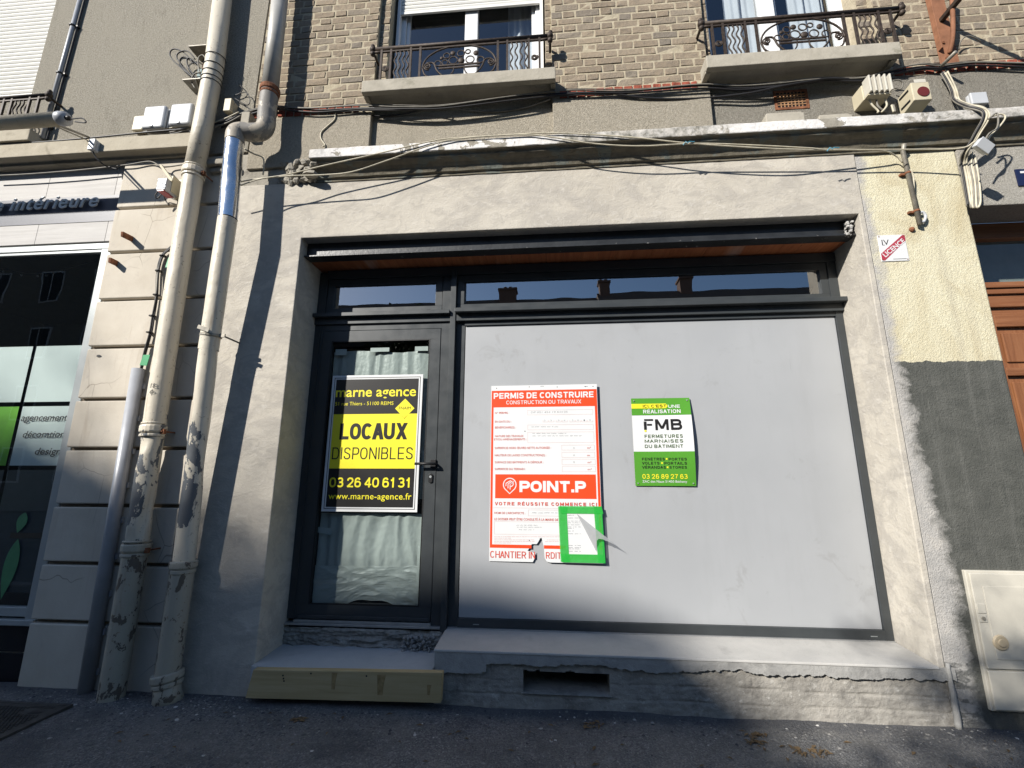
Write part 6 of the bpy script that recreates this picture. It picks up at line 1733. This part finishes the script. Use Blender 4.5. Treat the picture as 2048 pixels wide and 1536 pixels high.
# ================================================================== wrought iron window railings
ZR = zoom(640, 0, .2539)
YR = -.115
def railing():
    t = thing('window_railing', 'wrought iron railing with fruit bowl scrolls in front of the half shuttered window', 'railing', (ZR(1107, 500, YR).x, YR, 4.852), 'wrought iron window railings')
    Q = lambda a, b, dy=0.0: (ZR(a, b, YR).x, YR + dy, ZR(a, b, YR).z)
    tl = lambda a: 385 - (a - 440) * .0699                               # handrail line
    bl = lambda a: 592 - (a - 470) * .0675                               # slab line
    l, r_ = Q(420, tl(420)), Q(1812, tl(1812))
    zt_ = (l[2] + r_[2]) / 2
    mb = MB().tube([(l[0], YR, zt_), (r_[0], YR, zt_)], .017, 12); mb.build('handrail', M['iron'], t, smooth=True)
    for x, s in ((l[0], -1), (r_[0], 1)):
        mb = MB().ball((x, YR, zt_), .030, 10, 6).ball((x + s * .004, YR, zt_ + .035), .02, 10, 6).ball((x, YR, zt_ - .045), .024, 10, 6)
        mb.bar((x, YR, zt_ - .03), (x - s * .09, YR, zt_ - .035), .016, .016); mb.tube([(x, YR, zt_ - .02), (x, .02, zt_ - .02)], .012, 8)
        mb.build('end_knob', M['iron'], t, smooth=True)
    zb_ = 4.852
    for a in (485, 560, 715, 790, 1400, 1475, 1645, 1730):
        x = Q(a, 450)[0]; MB().box(x - .009, x + .009, YR - .009, YR + .009, zb_, zt_ - .012).build('baluster', M['iron'], t)
    xa, xb = Q(485, 450)[0], Q(1730, 450)[0]
    MB().box(xa, xb, YR - .008, YR + .008, zt_ - .040, zt_ - .028).build('top_rail', M['iron'], t)
    xm = Q(1098, 450)[0]; H = zt_ - zb_
    k = (Q(1400, 450)[0] - Q(790, 450)[0]) / 610                         # metres per picture unit
    for a in (597, 628, 659, 690, 1508, 1546, 1584, 1622):
        x = Q(a, 450)[0]
        MB().tube([(x + .011 * math.sin(q / 24 * 2 * math.pi * 2.6), YR, zb_ + (H - .03) * q / 24) for q in range(25)], .0065, 6).build('wavy_bar', M['iron'], t, smooth=True)
    for a in (521, 1690):
        x = Q(a, 450)[0]; zc = zb_ + H * .40
        MB().tube([(x + (.008 + .022 * q / 30) * math.cos(q / 30 * 4.2 * math.pi), YR, zc + (.008 + .022 * q / 30) * math.sin(q / 30 * 4.2 * math.pi)) for q in range(31)], .006, 6).build('spiral', M['iron'], t, smooth=True)
    rx = k * 288
    mb = MB()
    mb.tube([(xm + rx * math.cos(q * math.pi / 40), YR, zb_ + H * .30 + (H * .62) * math.sin(q * math.pi / 40) ** .9) for q in range(41)], .008, 6)
    for s in (-1, 1):
        mb.tube(spline([(xm + s * rx, YR, zb_ + H * .30), (xm + s * rx * .93, YR, zb_ + H * .12), (xm + s * rx * .80, YR, zb_ + .008)], 6), .008, 6)
        c = (xm + s * rx * .86, zb_ + H * .36)
        mb.tube([(c[0] + s * -(.006 + .030 * q / 26) * math.cos(q / 26 * 3.6 * math.pi), YR, c[1] + (.006 + .030 * q / 26) * math.sin(q / 26 * 3.6 * math.pi)) for q in range(27)] , .007, 6)
        mb.tube(spline([(c[0] + s * .01, YR, c[1] + .036), (c[0] - s * .05, YR, c[1] + .030), (xm + s * rx * .60, YR, zb_ + H * .22), (xm + s * rx * .42, YR, zb_ + .008)], 7), .008, 6)
        mb.tube(spline([(xm + s * rx * .14, YR, zb_ + H * .30), (xm + s * rx * .16, YR, zb_ + H * .16), (xm + s * rx * .26, YR, zb_ + .008)], 6), .006, 6)
    mb.build('scroll_panel', M['iron'], t, smooth=True)
    for zz_ in (.27, .35):
        MB().box(xm - rx * .56, xm + rx * .56, YR - .006, YR + .006, zb_ + H * zz_ - .006, zb_ + H * zz_ + .006).build('bowl_bar', M['iron'], t)
    for dx, dz, rr_, full in ((-168, .43, 24, 0), (-112, .44, 23, 0), (-47, .49, 34, 0), (16, .46, 27, 1), (84, .48, 32, 0), (166, .45, 28, 0), (-100, .64, 25, 0), (-52, .70, 21, 1), (12, .68, 28, 0), (66, .72, 19, 0), (130, .66, 22, 1), (-140, .58, 14, 1)):
        x, zc, R_ = xm + dx * k, zb_ + H * dz, rr_ * k
        mb = MB()
        if full: mb.ball((x, YR, zc), R_, 12, 8, (1, .5, 1)); mb.build('iron_fruit', M['iron'], t, smooth=True)
        else: mb.tube([(x + R_ * math.cos(q * math.pi / 10), YR, zc + R_ * math.sin(q * math.pi / 10)) for q in range(21)], .0055, 6); mb.build('fruit_ring', M['iron'], t, smooth=True)
    return t, l, r_, zt_
r1, rl, rr__, rzt = railing()
dx = W(1402, 46, YR).x - rl[0]
r2 = copy_tree(r1); r2.location.x += dx
r2['label'] = 'wrought iron railing with fruit bowl scrolls in front of the curtained right window'
kn = W(98, 190, YR)
r3 = copy_tree(r1); r3.location.x += kn.x - rr__[0]; r3.location.z += kn.z - rzt
r3['label'] = 'wrought iron railing in front of the fully closed white roller shutter'

# ================================================================== grit along the foot of the wall
mb = MB()
rg = random.Random(11)
for k in range(4200):
    if rg.random() < .45: x = rg.gauss(-2.35, .55)
    else: x = rg.uniform(-4.2, 3.2)
    y = -abs(rg.gauss(0, .16 if k % 3 else .38)) - .01
    if -2.05 < x < -.72: y -= .10
    if mx0 < x < mx1 and my0 < y < my1: continue
    r = rg.choice((.002, .003, .003, .004, .005, .006, .010)) * rg.uniform(.7, 1.4)
    z = ground_h(x, y)
    n = 5; a0 = rg.random() * 6
    ring_ = [(x + r * rg.uniform(.7, 1.4) * math.cos(a0 + 2 * math.pi * q / n), y + r * rg.uniform(.7, 1.4) * math.sin(a0 + 2 * math.pi * q / n), z) for q in range(n)]
    mb.add(ring_ + [(x + rg.uniform(-r, r) * .3, y + rg.uniform(-r, r) * .3, z + r * rg.uniform(.3, .7))], [(q, (q + 1) % n, n) for q in range(n)])
gp = G('gravel_and_plaster_grit', .9, spec=.2)
gp.color(gp.ramp(gp.rnd(), [(0, (.07, .07, .075)), (.6, (.15, .145, .135)), (.88, (.26, .25, .23)), (.97, (.42, .40, .37)), (1, (.62, .60, .57))]))
o = mb.build('debris', gp.m, None, fix=False); tag(o, 'scattered gravel and plaster grit along the foot of the wall', 'debris', kind='stuff')
mb = MB()
lits = [W(u, v, -.12) for u, v in ((1510, 1450), (1495, 1483), (1560, 1470), (1180, 1440), (620, 1430), (1600, 1500))]
for k in range(150):
    x = rg.uniform(-2.6, 2.9); y = rg.uniform(-.62, -.12)
    if k > 50:
        q = lits[k % 6]; x = q.x + rg.gauss(0, .03); y = -.17 - .08 * (k % 3) + rg.gauss(0, .018)
    z = ground_h(x, y) + .004; L = rg.uniform(.012, .03); a0 = rg.random() * 6
    d, e = Vector((math.cos(a0), math.sin(a0), 0)) * L, Vector((-math.sin(a0), math.cos(a0), 0)) * L * .35
    p = Vector((x, y, z))
    mb.add([p - d, p + e + Vector((0, 0, .006)), p + d, p - e + Vector((0, 0, .004))], [(0, 1, 2, 3)])
o = mb.build('dry_leaves', simple('dry_brown_leaf', (.16, .11, .06), .8, 0, .6, 3, .2, 0), None, fix=False); tag(o, 'dry brown leaf scraps scattered over the pavement', 'leaves', kind='stuff')

# ================================================================== the other side of the street (throws the shade, shows in the panes)
YO = -16.0
sh = lambda x, y, z: (x - .95 * (y - YO), z + .78 * (y - YO))
line = [sh(*q) for q in ((-9, 0, 2.8), (-4.41, .1, 1.82), (-3.5, 0, 1.58), (-3.26, 0, 1.42), (-2.79, 0, 1.02), (-2.376, 0, .86), (-2.05, 0, .93), (-1.3, .2, .86), (-.593, .36, .73), (.351, .36, .55), (.884, .36, .40), (1.05, .02, .14))]
tall = thing('apartment_building', 'tall pale building across the street whose roofline shades the pavement', 'building', (-22, YO, 0))
poly = [(-34, 0), (-34, 14.9)] + line + [(line[-1][0] + .25, 11.2), (line[-1][0] + .3, 0)]
mb = MB(); mb.prism(poly, 'y', YO - 9, YO); mb.build('wall', M['opp'], tall)
for fl in range(4):
    for k in range(6):
        x = -32 + 3.0 * k; z = 1.2 + 3.0 * fl
        wn = MB().box(x, x + 1.2, YO, YO + .04, z, z + 1.7).build('window', M['upvc'], tall)
        MB().box(x + .08, x + .56, YO + .041, YO + .05, z + .08, z + 1.62).box(x + .64, x + 1.12, YO + .041, YO + .05, z + .08, z + 1.62).build('pane', M['black'], wn)
def row_house(name, lab, x0, x1, ridge, eave, m, chims):
    t = thing(name, lab, 'house', ((x0 + x1) / 2, YO, 0))
    MB().box(x0 + .01, x1 - .01, YO - 7, YO, -.1, eave).build('wall', m, t)
    mb = MB(); mb.prism([(YO + .3, eave - .05), (YO - 3.2, ridge), (YO - 7.3, eave - .05)], 'x', x0, x1); rf = mb.build('roof', M['tileroof'], t)
    for cx, w_, h_ in chims:
        mb = MB().box(cx - w_ / 2, cx + w_ / 2, YO - 3.5, YO - 2.9, ridge - .5, ridge + h_); mb.box(cx - w_ / 2 - .06, cx + w_ / 2 + .06, YO - 3.56, YO - 2.84, ridge + h_, ridge + h_ + .1)
        for q in (-.12, .12): mb.tube([(cx + q, YO - 3.2, ridge + h_ + .1), (cx + q, YO - 3.2, ridge + h_ + .28)], .09, 8)
        mb.build('chimney', M['chimney'], rf)
    k = x0 + 1.0
    while k < x1 - 1.4:
        for z in (1.0, 4.2):
            wn = MB().box(k, k + 1.1, YO, YO + .04, z, z + 1.7).build('window', M['upvc'], t)
            MB().box(k + .08, k + 1.02, YO + .041, YO + .05, z + .08, z + 1.62).build('pane', M['black'], wn)
        k += 2.6
    mb = MB()
    for q in (x0 + (x1 - x0) * .45, x0 + (x1 - x0) * .7):
        e = eave + (ridge - eave) * .55; mb.add([(q, YO - 1.5, e - .35), (q + .8, YO - 1.5, e - .35), (q + .8, YO - 2.1, e + .35), (q, YO - 2.1, e + .35)], [(0, 1, 2, 3)])
    return t
row_house('terraced_house', 'low terraced house with grey chimney across the street', -13.0, 2.6, 11.15, 7.6, M['opp2'], ((-2.2, .9, .42),))
row_house('terraced_house', 'low terraced house with two brick chimneys across the street', 2.62, 18, 11.4, 7.8, M['opp'], ((3.0, .5, .50), (7.3, .6, .52)))
# street trees across the road: their tops throw the dapples along the foot of the wall
def street_tree(label, base, top, z0, spread, nb, nl, seed):
    t = thing('street_tree', label, 'tree', base)
    base = Vector(base); h = top - base.z
    rg = random.Random(seed)
    mb = MB()
    mb.tube(spline([base, base + Vector((.1, 0, h * .27)), base + Vector((-.1, .1, h * .58)), base + Vector((.05, 0, h * .84)), base + Vector((0, 0, h))], 5), [.16 - .13 * k / 20 for k in range(21)], 8)
    tips = []
    for k in range(nb):
        f = rg.random(); z = z0 + (top - .3 - z0) * f; a = rg.random() * 6.28; L = spread * rg.uniform(.5, 1.15) * (1.15 - .55 * f)
        p = Vector((base.x, base.y, z)); q = p + Vector((math.cos(a) * L, math.sin(a) * L, L * .35))
        mb.tube([p, (p + q) / 2 + Vector((0, 0, .08)), q], [.035, .022, .010], 5); tips.append((p, q))
    mb.build('trunk', M['bark'], t, smooth=True)
    mb = MB()
    for p, q in tips:
        for k in range(nl):
            c = p.lerp(q, rg.uniform(.3, 1.12)) + Vector((rg.gauss(0, .15), rg.gauss(0, .15), rg.gauss(0, .12)))
            s = rg.uniform(.035, .08); u = Vector((rg.gauss(0, 1), rg.gauss(0, 1), rg.gauss(0, 1))).normalized(); v = u.orthogonal().normalized()
            mb.add([c - u * s, c + v * s * .6, c + u * s, c - v * s * .6], [(0, 1, 2, 3)])
    mb.build('crown', M['leaf'], t, fix=False)
street_tree('small street tree with thin spring foliage on the near side of the road', (-3.6, -7.0, -.1), 5.6, 3.6, 1.25, 44, 60, 23)
street_tree('taller bushy street tree in front of the pale building across the road', (-17.0, -14.4, -.1), 12.75, 9.5, 2.1, 30, 60, 5)
